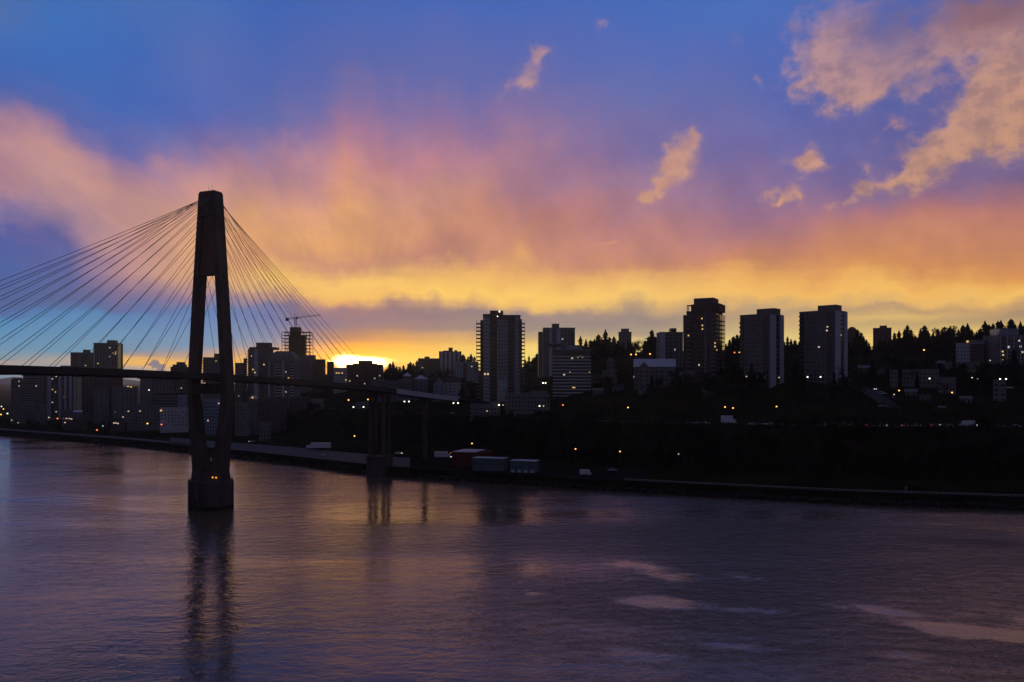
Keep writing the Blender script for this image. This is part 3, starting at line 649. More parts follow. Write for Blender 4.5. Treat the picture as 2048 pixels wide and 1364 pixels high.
for (x0, x1, yt, yb, p0, p1, pt, lab, lits, ppl) in (
  (1480, 1567, 631, 752, 1506, 1541, 618, 'grey apartment tower with one pale corner slab, between tallest tower and the broad one', [], 0),
  (1599, 1694, 624, 757, 1629, 1666, 611, 'broad grey apartment tower with two lit windows in a dark slot, nearest the wooded ridge', [(1679,654),(1681,670)], 1)):
    b = Bld('apartment_tower', lab, 'apartment tower', x0, x1, yt, yb, 540, GREY, 21, -44, group='twin slab towers on the hill')
    b.top(p0, p1, pt, MIDG, d0=.25, d1=.7); 
    b.balconies(.0, .14, DARK, depth=1.2); b.windows(5, span=(b.W*.18, b.W*.74), wf=.5, h=1.4, skip=.25); b.balconies(.78, .97, DARK, depth=.5)
    b.bands(MIDG, h=.4, off=.12, glass=False); b.bands(MIDG, 'R', h=.4, off=.12, glass=False); b.strip(0.02, .42, WHITE if ppl else PALE, 'blank_slab', 'R', t=.6); b.balconies(.46, .68, DARK, 'R', depth=.3); b.strip(.72, .98, PALE, 'blank_slab', 'R', t=.6)
    b.lit(lits, 'y', 1.1, 1.1)
    if ppl: b.lit([(1655,654),(1654,661),(1638,694)], 'd', 1, 1)
    b.finish()

b = Bld('apartment_block', 'mid-height pale and dark apartment block with chimney box, hugging the tallest tower on its left', 'apartment block', 1313, 1366, 666, 722, 640, MIDG, 16, 0)
b.strip(0, .22, PALE, 'end_bay', t=.3); b.strip(.55, .98, GREY, 'end_bay', t=.3); b.windows(4, span=(b.W*.24, b.W*.54), wf=.6); b.windows(3, span=(b.W*.58, b.W*.95), wf=.35, off=.33); b.top(1344, 1355, 656, DARK); b.finish()
b = Bld('apartment_tower', 'small far apartment tower poking out of the wood, with two roof steps', 'apartment tower', 1237, 1263, 665, 695, 1000, GREY, 16)
b.top(1242, 1258, 657, GREY, d0=.2); b.windows(5, wf=.5); b.finish()
b = Bld('domed_building', 'faint round-topped building behind the dark trees beside the broad tower', 'building', 1694, 1714, 663, 690, 900, BROWN, 14)
d = MB(); d.loft([[(b.W/2*cos(a)*k, 7 + 7*sin(a)*k, b.H + .3 + 5.5*sqrt(max(0, 1-k*k))) for a in [2*pi*i/12 for i in range(12)]] for k in (1, .9, .7, .45, .15)]); d.build('dome', BROWN, b.root); b.windows(3, wf=.5); b.finish()
b = Bld('apartment_tower', 'hazy brown tower with narrower top storey rising from the ridge trees', 'apartment tower', 1746, 1783, 657, 695, 950, BROWN, 16)
b.top(1759, 1774, 651, BROWN, d0=.2); b.windows(6, wf=.5); b.finish()
b = Bld('hospital_block', 'long grey hospital block with pale columns and roof plant room at the photo edge', 'hospital', 1966, 2075, 672, 760, 620, GREY, 22, -4)
b.top(2002, 2041, 657, BLUEW, d0=.1); b.windows(12, wf=.55, h=1.5)
for i in range(6): b.strip(.05 + i*.17, .075 + i*.17, PALE, t=.5)
b.balconies(fr(b,2001), fr(b,2011), MIDG, depth=1.2); b.lit([(2005,703),(2006,710),(2005,720)], 'y', 1.3, 1.1); b.lit([(2017,694),(2041,693)], 'c', 1.3, 1.8); b.finish()
b = Bld('hospital_wing', 'pale stepped wing with small square windows joining the long hospital block', 'hospital', 1912, 1968, 688, 722, 640, PALE, 18)
b.strip(.5, 1, BROWN, 'brick_bay', t=.2); b.windows(4, span=(0, b.W*.5), wf=.4, h=1.2); b.windows(4, span=(b.W*.5, b.W), wf=.4, h=1.2, off=.23); b.bay(1937, 1970, 680, GREY, 'upper_storey', -3, 689, 14); b.lit([(1935,683)], 'y', 1.6, 1.6); b.finish()
for (x0, x1, yt, yb, Y, mm, lab, nw) in (
  (1804, 1878, 741, 775, 520, GREY, 'low flat-roofed grey office with thin roof edge below the ridge lamp', 9),
  (1876, 1912, 757, 800, 500, MIDG, 'dark low block with stacked ribbon windows beside the amber lamp', 5),
  (1888, 1960, 726, 748, 580, MIDG, 'low blue-grey building in front of the pale hospital wing', 8),
  (1780, 1796, 742, 775, 520, MIDG, 'narrow grey stair block left of the flat-roofed office', 2),
  (1986, 2012, 762, 796, 480, GREY, 'pale retaining block below the row of white lamps', 2)):
    Bld('low_building', lab, 'building', x0, x1, yt, yb, Y, mm, 14).windows(nw, wf=.5, h=1.1, skip=.2).finish()

# --- houses with pitched roofs
def house(lab, x0, x1, ye, yr, yb, Y, wm_, rm, D=12, ridge='x', name='house', cat='house', win=True, group=None):
    b = Bld(name, lab, cat, x0, x1, ye, yb, Y, wm_, D, group=group)
    for o in list(b.root.children):
        if o.name.split('.')[0] in ('parapet', 'roof'): bpy.data.objects.remove(o)
    w, h, rh = b.W/2 + .5, b.H, (ye - yr)/F*Y; r = MB(); e = .5
    if ridge == 'x':
        r.loft([[(x, -e, h-.2), (x, D/2, h+rh), (x, D+e, h-.2), (x, D/2, h+rh-.4)] for x in (-w, w)])
        for sx in (-1, 1): g = MB(); x = sx*(w-.5); g.loft([[(x-.1, .05, h), (x-.1, D-.05, h), (x-.1, D/2, h+rh-.42)], [(x+.1, .05, h), (x+.1, D-.05, h), (x+.1, D/2, h+rh-.42)]]); g.build('gable', wm_, b.root)
    elif ridge == 'y':
        r.loft([[(-w, y, h-.2), (0, y, h+rh), (w, y, h-.2), (0, y, h+rh-.4)] for y in (-e, D+e)])
        g = MB(); g.loft([[(-w+.55, y, h), (w-.55, y, h), (0, y, h+rh-.42)] for y in (-.02, .2)]); g.build('gable', wm_, b.root)
    else: r.loft([[(-w, -e, h), (w, -e, h), (w, D+e, h), (-w, D+e, h)], [(-.3, D/2-.3, h+rh), (.3, D/2-.3, h+rh), (.3, D/2+.3, h+rh), (-.3, D/2+.3, h+rh)]])
    r.build('roof', rm, b.root)
    if win: b.windows(max(2, int(b.W/3.2)), wf=.35, h=1.2)
    b.finish(); return b
house('white gabled hall with tall end window, on the slope left of the glassy tower', 867, 889, 768, 753, 788, 690, BLUEW, ROOFD, 14, 'y', 'hall', 'hall')
house('long white side wing of the gabled hall under a dark roof', 889, 921, 764, 754, 778, 700, WHITE, ROOFD, 10, 'x', 'hall_wing', 'hall')
b = Bld('apartment_block', 'bright blue-white terrace of flats with small square windows, left of the glassy tower', 'apartment block', 908, 957, 725, 752, 840, BLUEW, 14); b.windows(9, wf=.4, h=1.3); b.bay(926, 934, 726.5, DARK, 'recess_shade', .2); b.finish()  # dark box proud of the wall stands in for a recess's shade
b = Bld('apartment_block', 'dark low block with one roof box on the bright yellow skyline', 'apartment block', 836, 878, 718, 748, 1000, DARK, 16); b.top(849, 859, 713, DARK); b.windows(7, wf=.5); b.finish()
b = Bld('apartment_tower', 'white striped small tower with two chimney boxes on the yellow skyline', 'apartment tower', 878, 923, 704, 730, 1040, DARK, 16)
b.top(886, 905, 701, DARK); b.top(897, 905.5, 695, DARK); b.top(909, 914, 700, DARK)
for i in range(5): b.strip(.06+i*.19, .16+i*.19, WHITE, t=.3)
b.windows(10, wf=.3); b.finish()
house('house with a bright metal cap on its pyramid roof, upslope of the viaduct', 806, 823, 752, 745, 760, 780, MIDG, ROOFL, 10, 'p')
house('grey house with a broad pale pyramid roof, left of the white hall', 828, 856, 758, 750, 782, 720, GREY, ROOFL, 12, 'p')
for i, (x0, x1, yt, yb, Y, mm, lab) in enumerate((
  (742, 772, 762, 782, 740, GREY, 'low house row with pinkish wall under the sun glare'),
  (772, 800, 763, 784, 730, MIDG, 'brown flat-roofed walk-up right of the sun glare'),
  (798, 826, 760, 786, 725, MIDG, 'grey flat-roofed walk-up below the metal-capped house'),
  (1178, 1217, 752, 770, 620, GREY, 'low grey house row just right of the white banded block'),
  (1060, 1084, 757, 772, 700, BROWN, 'small brown house in the gap between two towers'),
  (1205, 1235, 742, 765, 600, MIDG, 'dark low flats under the lone amber lamp'))):
    Bld('low_building', lab, 'building', x0, x1, yt, yb, Y, mm, 12).windows(6, wf=.4, h=1.2, skip=.2).finish()
b = Bld('terraced_flats', 'stepped grey low-rise flats at the foot of the glassy tower', 'flats', 1010, 1100, 792, 832, 560, GREY, 22); b.windows(14, wf=.45, h=1.3); b.bay(1016, 1060, 786, GREY, 'upper_terrace', -4, 793, 18); b.bay(1062, 1096, 782, MIDG, 'upper_terrace', -7, 793, 20); b.finish()
b = Bld('low_building', 'small dark grey annex below the amber lamps at the tower foot', 'building', 940, 1000, 806, 834, 560, MIDG, 12); b.windows(9, wf=.4, h=1.2); b.finish()
house('large house with broad pale hipped roof and white bay, below the tallest tower', 1268, 1350, 733, 717, 764, 560, MIDG, ROOFL, 16, 'x')
house('dark gabled front of the large pale-roofed house', 1276, 1300, 738, 724, 764, 545, MIDG, ROOFD, 10, 'y', 'house_wing', 'house')
house('small house with pale gable among dark trees', 1214, 1228, 722, 714, 735, 620, GREY, ROOFL, 9, 'y')

for (px, py, w_, lab, rm) in ((1418,792,22,'small dim house with grey roof left of the winding side street, far along the grass',GREY),(1690,772,20,'small dim house at the top of the winding side street',GREY),(1728,744,22,'small house with pale roof in the dark below the ridge lamp',GREY),(1760,748,20,'small dark house right of the pale-roofed one below the ridge lamp',ROOFD),
  (1822,792,24,'grey house below the flat-roofed office',GREY),(1850,802,22,'dim house on the slope right of the side street amber lamp',ROOFD),(1932,806,24,'dim grey house under the dark ribbon-window block',GREY),(1790,722,18,'tiny house among the trees under the hazy brown tower',ROOFD),(1880,735,18,'tiny pale-roofed house left of the pale hospital wing',GREY),(1236,782,22,'dim house below the dark low flats',ROOFD),(1196,790,20,'dim house at the right foot of the white banded block',GREY)):
    X, Y = hit(px, py); house(lab, px - w_/2, px + w_/2, py - 9, py - 14, py, Y, GREY, rm, 9, 'x', group='houses on the dark slope')
# --- mid cluster round the sun
b = Bld('apartment_tower', 'tall dark tower with wide roof slab and stepped top, right of the bridge tower', 'apartment tower', 496, 547, 699, 800, 950, MIDG, 20, 0)
b.top(499, 548, 694, DARK, 'roof_slab', -.05, 1.05); b.top(510, 537, 685, DARK, d0=.2); b.strip(.3, .5, PALE, t=.3); b.strip(.62, .78, DARK, t=.3); b.windows(9, wf=.5)
b.balconies(-.04, .08, MIDG, dark=False, depth=1.0); b.lit([(506,739),(510,745),(528,729)], 'y', 1.6, 1.6); b.finish()
b = Bld('apartment_block', 'dark stepped balcony block squeezed between bridge tower and the slab-roofed tower', 'apartment block', 470, 494, 727, 800, 1000, MIDG, 18); b.balconies(.6, 1., GREY); b.windows(4, span=(0, b.W*.5), wf=.4); b.bay(487, 494, 716, DARK, 'stair_tower', -4); b.finish()
# round-shouldered white tower
b = Bld('apartment_tower', 'white apartment tower with rounded domed shoulders and dark balcony slots', 'apartment tower', 537, 600, 722, 800, 820, GREY, 22, 0)
for o in list(b.root.children):
    if o.name.split('.')[0] in ('parapet',): bpy.data.objects.remove(o)
w = b.W/2; dm = MB(); hz = [(1.0, 0), (.98, 2.6), (.9, 5.2), (.76, 7.6), (.62, 9.2), (.5, 10.2)]
dm.loft([[(-w*k, 11-11*k, b.H+.26+z), (w*k, 11-11*k, b.H+.26+z), (w*k, 11+11*k, b.H+.26+z), (-w*k, 11+11*k, b.H+.26+z)] for k, z in hz]); dm.build('domed_roof', GREY, b.root)
b.balconies(.25, .5, WHITE, depth=.8); b.balconies(.86, 1.0, WHITE, depth=.8); b.strip(.54, .60, WHITE, t=.5); b.strip(0, .04, WHITE, t=.5); b.windows(3, span=(b.W*.64, b.W*.84), wf=.5); b.windows(1, span=(b.W*.06, b.W*.22), wf=.4); b.lit([(577,756),(585,757)], 'y', 1.4, 1.2)
for px in (566, 577): b.put('roof_window', winmesh(1.6, 2.2), GLASS, 'F', b.lx(px)+b.W/2, b.H+3.2, -.4)
b.finish()
b = Bld('apartment_tower', 'concrete tower under construction with open floors, carrying the crane', 'unfinished tower', 578, 612, 672, 780, 930, BROWN, 18, 0)
b.top(578, 597, 654, BROWN, 'lift_core', .2, .7)
for i in range(8):
    z = b.lz(710) + i*(b.lz(663.5) - b.lz(710))/7
    MB().box(b.lx(563.5), b.lx(620), -1, 17, z-.3, z).build('floor_slab', BROWN, b.root)
for px in (564, 570, 576, 599, 606, 613, 619):
    for y in (-.6, 16): MB().box(b.lx(px)-.22, b.lx(px)+.22, y, y+.44, b.lz(772 if px > 576 else 720), b.lz(663.5)-.3).build('column', BROWN, b.root)
b.bay(563, 622, 712, MIDG, 'enclosed_floors', .4); b.bay(600, 628, 710, MIDG, 'side_wing', 1); b.windows(8, wf=.4, z1=b.lz(712), off=.43); b.finish(); CB = b
cr = thing('tower_crane', 'tower crane with long tilted jib standing on the unfinished tower', 'crane', (0,0,0)); Yc = 936
cx_, cy_, z0 = P(591, 656, Yc); z1 = P(591, 633, Yc)[2]; cr.location = (cx_, cy_, z0)
ms = MB(); Hh = z1 - z0
for sx in (-.9, .9):
    for sy in (-.9, .9): ms.tube((sx, sy, -8), (sx, sy, Hh), .16, n=4)
k = 0; z = -8
while z < Hh - 1.8:
    for sx in (-.9, .9): ms.tube((sx, -.9, z), (sx, .9, z+1.8), .09, n=4); ms.tube((-.9, sx, z), (.9, sx, z+1.8), .09, n=4)
    z += 1.8
ms.build('mast', STEELD, cr)
def truss(p, q, wd, name):
    t_ = MB(); p = Vector(p); q = Vector(q); n = 16
    for off in (Vector((0,-wd,0)), Vector((0,wd,0)), Vector((0,0,1.5))): t_.tube(p+off, q+off*.6, .14, n=4)
    for i in range(n):
        a_ = p.lerp(q, i/n); c_ = p.lerp(q, (i+1)/n); t_.tube(a_+Vector((0,-wd,0)), (a_+c_)/2+Vector((0,0,1.4)), .08, n=4); t_.tube(c_+Vector((0,wd,0)), (a_+c_)/2+Vector((0,0,1.4)), .08, n=4)
    return t_.build(name, STEELD, cr)
jx = lambda px, py: (P(px, py, Yc)[0]-cx_, 0, P(px, py, Yc)[2]-z0)
truss(jx(592, 636.5), jx(642, 630.5), .7, 'jib'); truss(jx(591, 636.5), jx(573, 639), .7, 'counter_jib')
a_ = jx(573, 638); MB().box(a_[0]-1, a_[0]+2.5, -1, 1, a_[2]-2.2, a_[2]+1.2).build('counterweight', STEELD, cr)
ap = jx(589.5, 625.5); b0 = jx(591, 634); t_ = MB(); t_.tube((b0[0]-.9,0,b0[2]), ap, .2, .1, 4); t_.tube((b0[0]+.9,0,b0[2]), ap, .2, .1, 4); t_.build('apex', STEELD, cr)
t_ = MB(); t_.tube(ap, jx(625, 631), .07, n=4); t_.tube(ap, jx(575, 637), .07, n=4); t_.build('pendant_line', STEELD, cr)
MB().box(.9, 2.8, -1.2, .6, Hh-3.2, Hh-.8).build('cab', STEELD, cr)
for args, cols, lits in (
  (('apartment_block', 'brown flat block right of the unfinished tower, left of the sun', 'apartment block', 625, 651, 720, 790, 900, BROWN, 18), 6, []),
  (('apartment_block', 'narrow brown block touching the left rim of the sun glare', 'apartment block', 654, 668, 725, 790, 880, BROWN, 14), 3, []),
  (('apartment_block', 'low pale block with a row of yellow windows right under the sun', 'apartment block', 667, 694, 737, 790, 870, PALE, 14), 7, [(673,746),(678,746),(684,746),(692,760)])):
    b = Bld(*args); b.windows(cols, wf=.4); b.lit(lits, 'y', 1.6, 1.3); b.finish()
b = Bld('apartment_block', 'wide stepped block silhouetted in the glare right of the sun', 'apartment block', 692, 767, 730.5, 790, 900, BROWN, 18, 0); b.top(705, 751, 727, BROWN, d0=.05); b.top(716, 741, 721, BROWN, d0=.1); b.windows(14, wf=.45); b.balconies(.93, 1., GREY); b.finish()

# --- left bank downtown
b = Bld('apartment_tower', 'tall grey tower with roof box, larger of the joined pair behind the left cables', 'apartment tower', 187, 246, 687, 800, 1050, GREY, 22, 8); b.top(211, 227, 680, GREY); b.windows(8, wf=.5, h=1.4); b.strip(0,.05,PALE,t=.4); b.strip(.48,.54,MIDG,t=.3); b.balconies(.1, .6, MIDG, 'R'); b.lit([(196,727),(226,706),(231,708)], 'y', 1.4, 1.2); b.finish()
b = Bld('apartment_tower', 'shorter grey downtown tower with roof box, smaller of the joined pair left of it', 'apartment tower', 141, 188, 706, 800, 1090, GREY, 20); b.top(166, 181, 699, GREY); b.windows(9, wf=.5, h=1.4); b.strip(.36,.42,MIDG,t=.3); b.lit([(171,731)], 'y', 1.4, 1.2); b.finish()
b = Bld('apartment_tower', 'pale downtown tower with white vertical stripes behind the deck at left', 'apartment tower', 78, 163, 738, 822, 1000, MIDG, 20, 14); b.top(118, 137, 731, MIDG)
for a in (.02,.22,.26,.52,.66,.8,.92): b.strip(a, a+.055, WHITE, t=.4)
b.windows(10, wf=.45); b.lit([(111,784),(105,779),(129,794)], 'y', 1.2, 1.2); b.finish()
b = Bld('office_tower', 'plain dark office tower between rounded block and striped tower at far left', 'office tower', 46, 84, 751, 812, 960, MIDG, 18); b.windows(8, wf=.7, h=1.5); b.finish()
b = Bld('apartment_block', 'round-shouldered brown block furthest left on the skyline', 'apartment block', 22, 47, 760, 806, 1000, MIDG, 16); b.top(25, 45, 756, MIDG, d0=.1); b.strip(.3, .6, GREY, t=.4); b.windows(4, wf=.4); b.finish()
b = Bld('apartment_block', 'broad dim block below the joined grey towers', 'apartment block', 163, 246, 754, 812, 930, DARK, 16); b.windows(11, wf=.5, skip=.2); b.finish()
b = Bld('low_building', 'small pale blank box building in front of the broad dim block', 'building', 188, 217, 780, 806, 900, GREY, 12); b.windows(3, wf=.2); b.finish()
b = Bld('apartment_block', 'mid-height block with pale piers left of the bridge tower', 'apartment block', 225, 275, 775, 815, 900, MIDG, 16)
for a in (.02,.2,.42,.6): b.strip(a, a+.08, GREY, t=.4)
b.windows(6, wf=.4); b.lit([(256,773),(262,774)], 'y', 2, 1); b.finish()
b = Bld('apartment_tower', 'tower with jagged planted roof just left of the bridge tower', 'apartment tower', 341, 378, 735, 800, 980, DARK, 18); b.top(345, 374, 729, DARK, d0=.1); b.top(353, 371, 724, DARK, d0=.15); b.windows(6, wf=.45); b.finish()
b = Bld('apartment_block', 'wide dim block with one pale panel between the towers at left', 'apartment block', 280, 346, 754, 808, 960, MIDG, 16); b.strip(0, .3, GREY, 'end_panel', t=.3); b.windows(9, wf=.45); b.lit([(279,778),(298,780)], 'w', 1, 1); b.finish()
b = Bld('parking_garage', 'low pale garage with long open decks left of the bridge tower', 'garage', 308, 378, 785, 812, 800, MIDG, 20); b.bands(GREY, h=1.2); b.finish()
b = Bld('low_building', 'bright white cube with four lamps along its foot, beside the bridge tower', 'building', 356, 378, 792, 814, 740, BLUEW, 12); b.windows(2, wf=.15); b.finish()
b = Bld('apartment_tower', 'blue-grey flats seen between the two bridge tower legs', 'apartment tower', 406, 447, 716, 800, 920, GREY, 18); b.top(428, 446, 707, GREY, d0=.1); b.windows(7, wf=.5); b.balconies(-.05, .08, GREY, dark=False); b.lit([(432,722)], 'y', 1.3, 1.2); b.finish()
b = Bld('apartment_block', 'white waterfront flats with square windows seen between the tower legs', 'apartment block', 408, 440, 800, 862, 690, BLUEW, 14); b.windows(6, wf=.45, h=1.4); b.finish()
for (x0, x1, yt, yb, Y, mm, nw, lab) in (
  (253, 322, 813, 838, 760, GREY, 9, 'long low shop building with pale blue roof edge on the waterfront'),
  (320, 376, 817, 836, 730, WHITE, 8, 'low white shed with yellow lit corner left of the bridge tower'),
  (20, 52, 811, 840, 900, GREY, 5, 'pale low block behind amber lamps at far left'),
  (52, 70, 806, 838, 920, GREY, 3, 'narrow pale block right of the far left amber lamps'),
  (80, 95, 812, 842, 880, GREY, 2, 'short pale stair tower below the striped tower'),
  (124, 164, 822, 838, 840, MIDG, 7, 'low building with sloping pale roof before the striped tower'),
  (205, 216, 805, 832, 850, GREY, 2, 'small slim grey block below the broad dim block'),
  (128, 175, 838, 854, 780, DARK, 8, 'dark waterfront pavilion with bright clerestory and green signals in front'),
  (222, 250, 840, 856, 740, DARK, 6, 'dark shed with two dim lit rows on the waterfront'),
  (470, 500, 808, 840, 680, MIDG, 4, 'grey house block right of the bridge tower foot road'),
  (498, 516, 800, 856, 690, MIDG, 3, 'slim turret-like block with little dome, right of the bridge tower'),
  (515, 574, 797, 822, 720, DARK, 8, 'dark brick warehouse under the deck right of the bridge tower'),
  (578, 618, 795, 815, 740, DARK, 5, 'dark flats below the deck under the round-shouldered tower'),
  (620, 648, 799, 818, 720, MIDG, 4, 'small grey block with pale roof edge below the deck'),
  (712, 745, 806, 822, 680, GREY, 4, 'pale shed beside the two white lamps and red tail lights'),
  (518, 542, 848, 868, 620, GREY, 3, 'small pale-roofed shed on the dark bank')):
    b = Bld('low_building', lab, 'building', x0, x1, yt, yb, Y, mm, 12); b.windows(nw, wf=.4, h=1.1, skip=.15)
    if x0 == 498: dmm = MB(); dmm.loft([[(b.W/2*k*cos(a), 6+b.W/2*k*sin(a), b.H+.3+b.W/2*sqrt(1-k*k)) for a in [2*pi*i/10 for i in range(10)]] for k in (1,.9,.7,.4,.1)]); dmm.build('dome', ROOFL, b.root); b.lit([(497,796),(505,795)], 'a', .8, .8)
    if x0 == 320: b.lit([(316,821),(322,821)], 'y', 1.6, 1.4)
    if x0 == 222: b.lit([(228,846),(232,846),(236,847),(264,847)], 'd', 1.2, 1.0)
    if x0 == 128: b.lit([(130,845),(128,837),(133,837),(139,837),(143,838)], 'd', 1.4, .8)
    b.finish()
house('flat white-roofed market hall near the waterfront', 148, 164, 824, 821, 832, 820, GREY, ROOFL, 12, 'x', 'market_hall', 'hall', False)
cpy = thing('canopy', 'bright blue canopy on white posts beside the bridge tower foot', 'canopy', (0,0,0)); X, Y = hit(360, 858); cpy.location = (X, Y, tz(X, Y)); k = Y / F
MB().box(-20*k, 22*k, 0, 9, 15*k, 24*k).build('canopy_roof', BLUE, cpy)
for px in (-13, 5, 17):
    for y in (.3, 8): MB().tube((px*k, y, 0), (px*k, y, 15*k-.003), .28, n=8).build('post', WHITE, cpy)
MB().box(-8*k, 20*k, 5, 8, .02, 12*k).build('kiosk', DARK, cpy)

# ------------------------------------------------------------------ trees and undergrowth
BARK = mat('bark', (.022,.018,.015), .95, .3, 2)
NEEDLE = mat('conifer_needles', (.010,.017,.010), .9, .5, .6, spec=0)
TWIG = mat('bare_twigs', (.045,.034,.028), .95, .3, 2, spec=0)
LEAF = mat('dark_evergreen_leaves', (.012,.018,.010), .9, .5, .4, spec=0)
rnd = random.Random(11)
def conifer_meshes(seed, slim=.17, gap=0.0):
    r = random.Random(seed); t_ = MB(); t_.tube((0,0,-.06), (0,0,.97), .018, .003, 6); c = MB(); n = 24
    for i in range(n):
        f = i / (n - 1); z = .10 + .89 * f
        if r.random() < gap and f < .8: continue
        rad = slim * (1 - f) ** .7 * (.55 + .75 * r.random()) + .014
        for j in range(9):
            a = 2*pi*(j + r.random()*.7)/9; l = rad*(.55 + .6*r.random()); wd = .22*l + .012; dr = .05 + .35*l
            ca, sa = cos(a), sin(a); b0 = (0, 0, z + .02); tip = (ca*l, sa*l, z - dr*.6)
            m1 = (ca*l*.55 - sa*wd, sa*l*.55 + ca*wd, z - dr*.35); m2 = (ca*l*.55 + sa*wd, sa*l*.55 - ca*wd, z - dr*.35); up = (ca*l*.5, sa*l*.5, z + .012)
            c.tri(b0, m1, up); c.tri(b0, up, m2); c.tri(up, m1, tip); c.tri(up, tip, m2)
    return t_.mesh('trunk'), c.mesh('crown')
def bare_meshes(seed):
    r = random.Random(seed); t_ = MB(); c = MB(); t_.tube((0,0,-.05), (.01,.0,.34), .022, .014, 6); t_.tube((.01,0,.34), (.02,.02,.62), .014, .008, 6)
    def grow(p, d, l, rad, lev):
        q = p + d*l; c.tube(p, q, rad, rad*.6, 4 if lev < 2 else 3)
        if lev == 3: return
        for k in range(4 if lev < 2 else 5):
            d2 = (d + Vector((r.uniform(-1,1), r.uniform(-1,1), r.uniform(-.25,.8)))*.75).normalized()
            grow(p.lerp(q, r.uniform(.45, 1)), d2, l*r.uniform(.55,.8), rad*.55, lev + 1)
    for k in range(7):
        a = 2*pi*k/7 + r.random(); z = r.uniform(.24, .6)
        grow(Vector((.01,.0,z)), Vector((cos(a)*.7, sin(a)*.7, r.uniform(.5,1.1))).normalized(), r.uniform(.16,.24), .009, 0)
    return t_.mesh('trunk'), c.mesh('branches')
def round_meshes(seed):
    r = random.Random(seed); t_ = MB(); t_.tube((0,0,-.05), (0,0,.5), .03, .015, 6); c = MB()
    for k in range(5): a = k*1.3; t_.tube((0,0,.3), (.2*cos(a), .2*sin(a), .6), .012, .005, 4)
    cl = [Vector((r.uniform(-.25,.25), r.uniform(-.25,.25), r.uniform(.35,.85))) for _ in range(17)]
    for ctr in cl:
        R0 = r.uniform(.09,.17)
        for _ in range(75):
            d = Vector((r.gauss(0,1), r.gauss(0,1), r.gauss(0,1))).normalized()*R0*r.uniform(.5,1.1); p = ctr + d; s_ = r.uniform(.012,.03)
            u = Vector((r.gauss(0,1), r.gauss(0,1), r.gauss(0,1))).normalized(); v = u.orthogonal().normalized(); c.tri(p + u*s_*1.4, p - u*s_ + v*s_, p - u*s_*.6 - v*s_)
    return t_.mesh('trunk'), c.mesh('crown')
PROTO = {}
def tree(kind, X, Y, h, label, group, wide=1.0):
    z = tz(X, Y) - .2; key = kind + str(rnd.randrange(4))
    sc = (h*wide, h*wide, h); rz = rnd.random()*6.28
    if key not in PROTO:
        sd_ = len(PROTO) + 5
        if kind[0] == 'c': ms_ = conifer_meshes(sd_, .19 + .05*(sd_ % 3), .12 if sd_ % 2 else 0); nm, mt = 'conifer_tree', NEEDLE
        elif kind[0] == 'b': ms_ = bare_meshes(sd_); nm, mt = 'bare_tree', TWIG
        else: ms_ = round_meshes(sd_); nm, mt = 'broad_tree', LEAF
        r_ = thing(nm, label, 'tree', (X, Y, z), rz, group); r_.scale = sc
        obj('trunk', ms_[0], BARK, r_); obj('branches' if kind[0] == 'b' else 'crown', ms_[1], mt, r_)
        PROTO[key] = r_; return r_
    return dup(PROTO[key], (X, Y, z), rz, label, sc, group)
def ridge(kind, L, Y, label, group, jit=40):
    for it in L:
        px, py = it[:2]; yy = Y + rnd.uniform(-jit, jit); X = (px - CX)/F*yy; h = CH + (HY - py + (4 if len(it) == 2 else 2))/F*yy - tz(X, yy)
        tree(kind, X, yy, max(6, h), it[2] if len(it) > 2 else label, group, rnd.uniform(1.1, 1.9) if h > 14 else 1.8)
        if kind == 'c' and len(it) == 2 and rnd.random() < .75:
            x2 = X + rnd.uniform(-5, 5); y2 = yy - rnd.uniform(8, 45)
            tree('r' if rnd.random() < .6 else 'c', x2, y2, max(7, h*rnd.uniform(.6, .95)), label.replace('conifer', 'tree'), group, 1.25)
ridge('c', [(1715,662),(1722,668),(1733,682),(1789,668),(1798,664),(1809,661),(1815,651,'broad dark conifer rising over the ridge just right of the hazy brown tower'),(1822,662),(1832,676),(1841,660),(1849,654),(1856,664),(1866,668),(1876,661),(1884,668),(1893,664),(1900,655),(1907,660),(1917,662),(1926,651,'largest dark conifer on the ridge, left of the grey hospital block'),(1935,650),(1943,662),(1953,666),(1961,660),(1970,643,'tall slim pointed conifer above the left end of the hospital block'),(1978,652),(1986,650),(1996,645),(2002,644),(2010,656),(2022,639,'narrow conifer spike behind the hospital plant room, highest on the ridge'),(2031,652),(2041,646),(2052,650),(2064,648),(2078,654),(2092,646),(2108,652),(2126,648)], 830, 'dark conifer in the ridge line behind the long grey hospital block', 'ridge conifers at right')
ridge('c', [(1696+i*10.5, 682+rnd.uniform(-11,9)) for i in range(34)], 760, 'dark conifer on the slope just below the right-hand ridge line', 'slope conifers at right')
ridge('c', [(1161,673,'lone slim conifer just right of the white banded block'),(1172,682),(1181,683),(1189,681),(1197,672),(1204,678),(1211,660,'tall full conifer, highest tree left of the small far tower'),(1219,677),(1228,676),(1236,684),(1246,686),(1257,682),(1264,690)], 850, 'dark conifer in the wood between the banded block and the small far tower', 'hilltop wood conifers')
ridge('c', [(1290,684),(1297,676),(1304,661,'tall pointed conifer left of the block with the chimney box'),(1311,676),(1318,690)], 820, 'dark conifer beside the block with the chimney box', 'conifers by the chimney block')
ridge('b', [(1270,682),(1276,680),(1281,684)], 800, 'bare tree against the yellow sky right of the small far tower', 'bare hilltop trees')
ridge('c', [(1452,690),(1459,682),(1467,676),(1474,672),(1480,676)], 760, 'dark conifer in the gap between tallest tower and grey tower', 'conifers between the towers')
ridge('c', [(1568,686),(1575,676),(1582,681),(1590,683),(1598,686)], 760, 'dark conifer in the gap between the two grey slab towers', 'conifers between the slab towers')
ridge('c', [(1050,720),(1058,714),(1066,720),(1074,710),(1080,705)], 900, 'small conifer in the bright gap between two apartment towers', 'conifers in the tower gap')
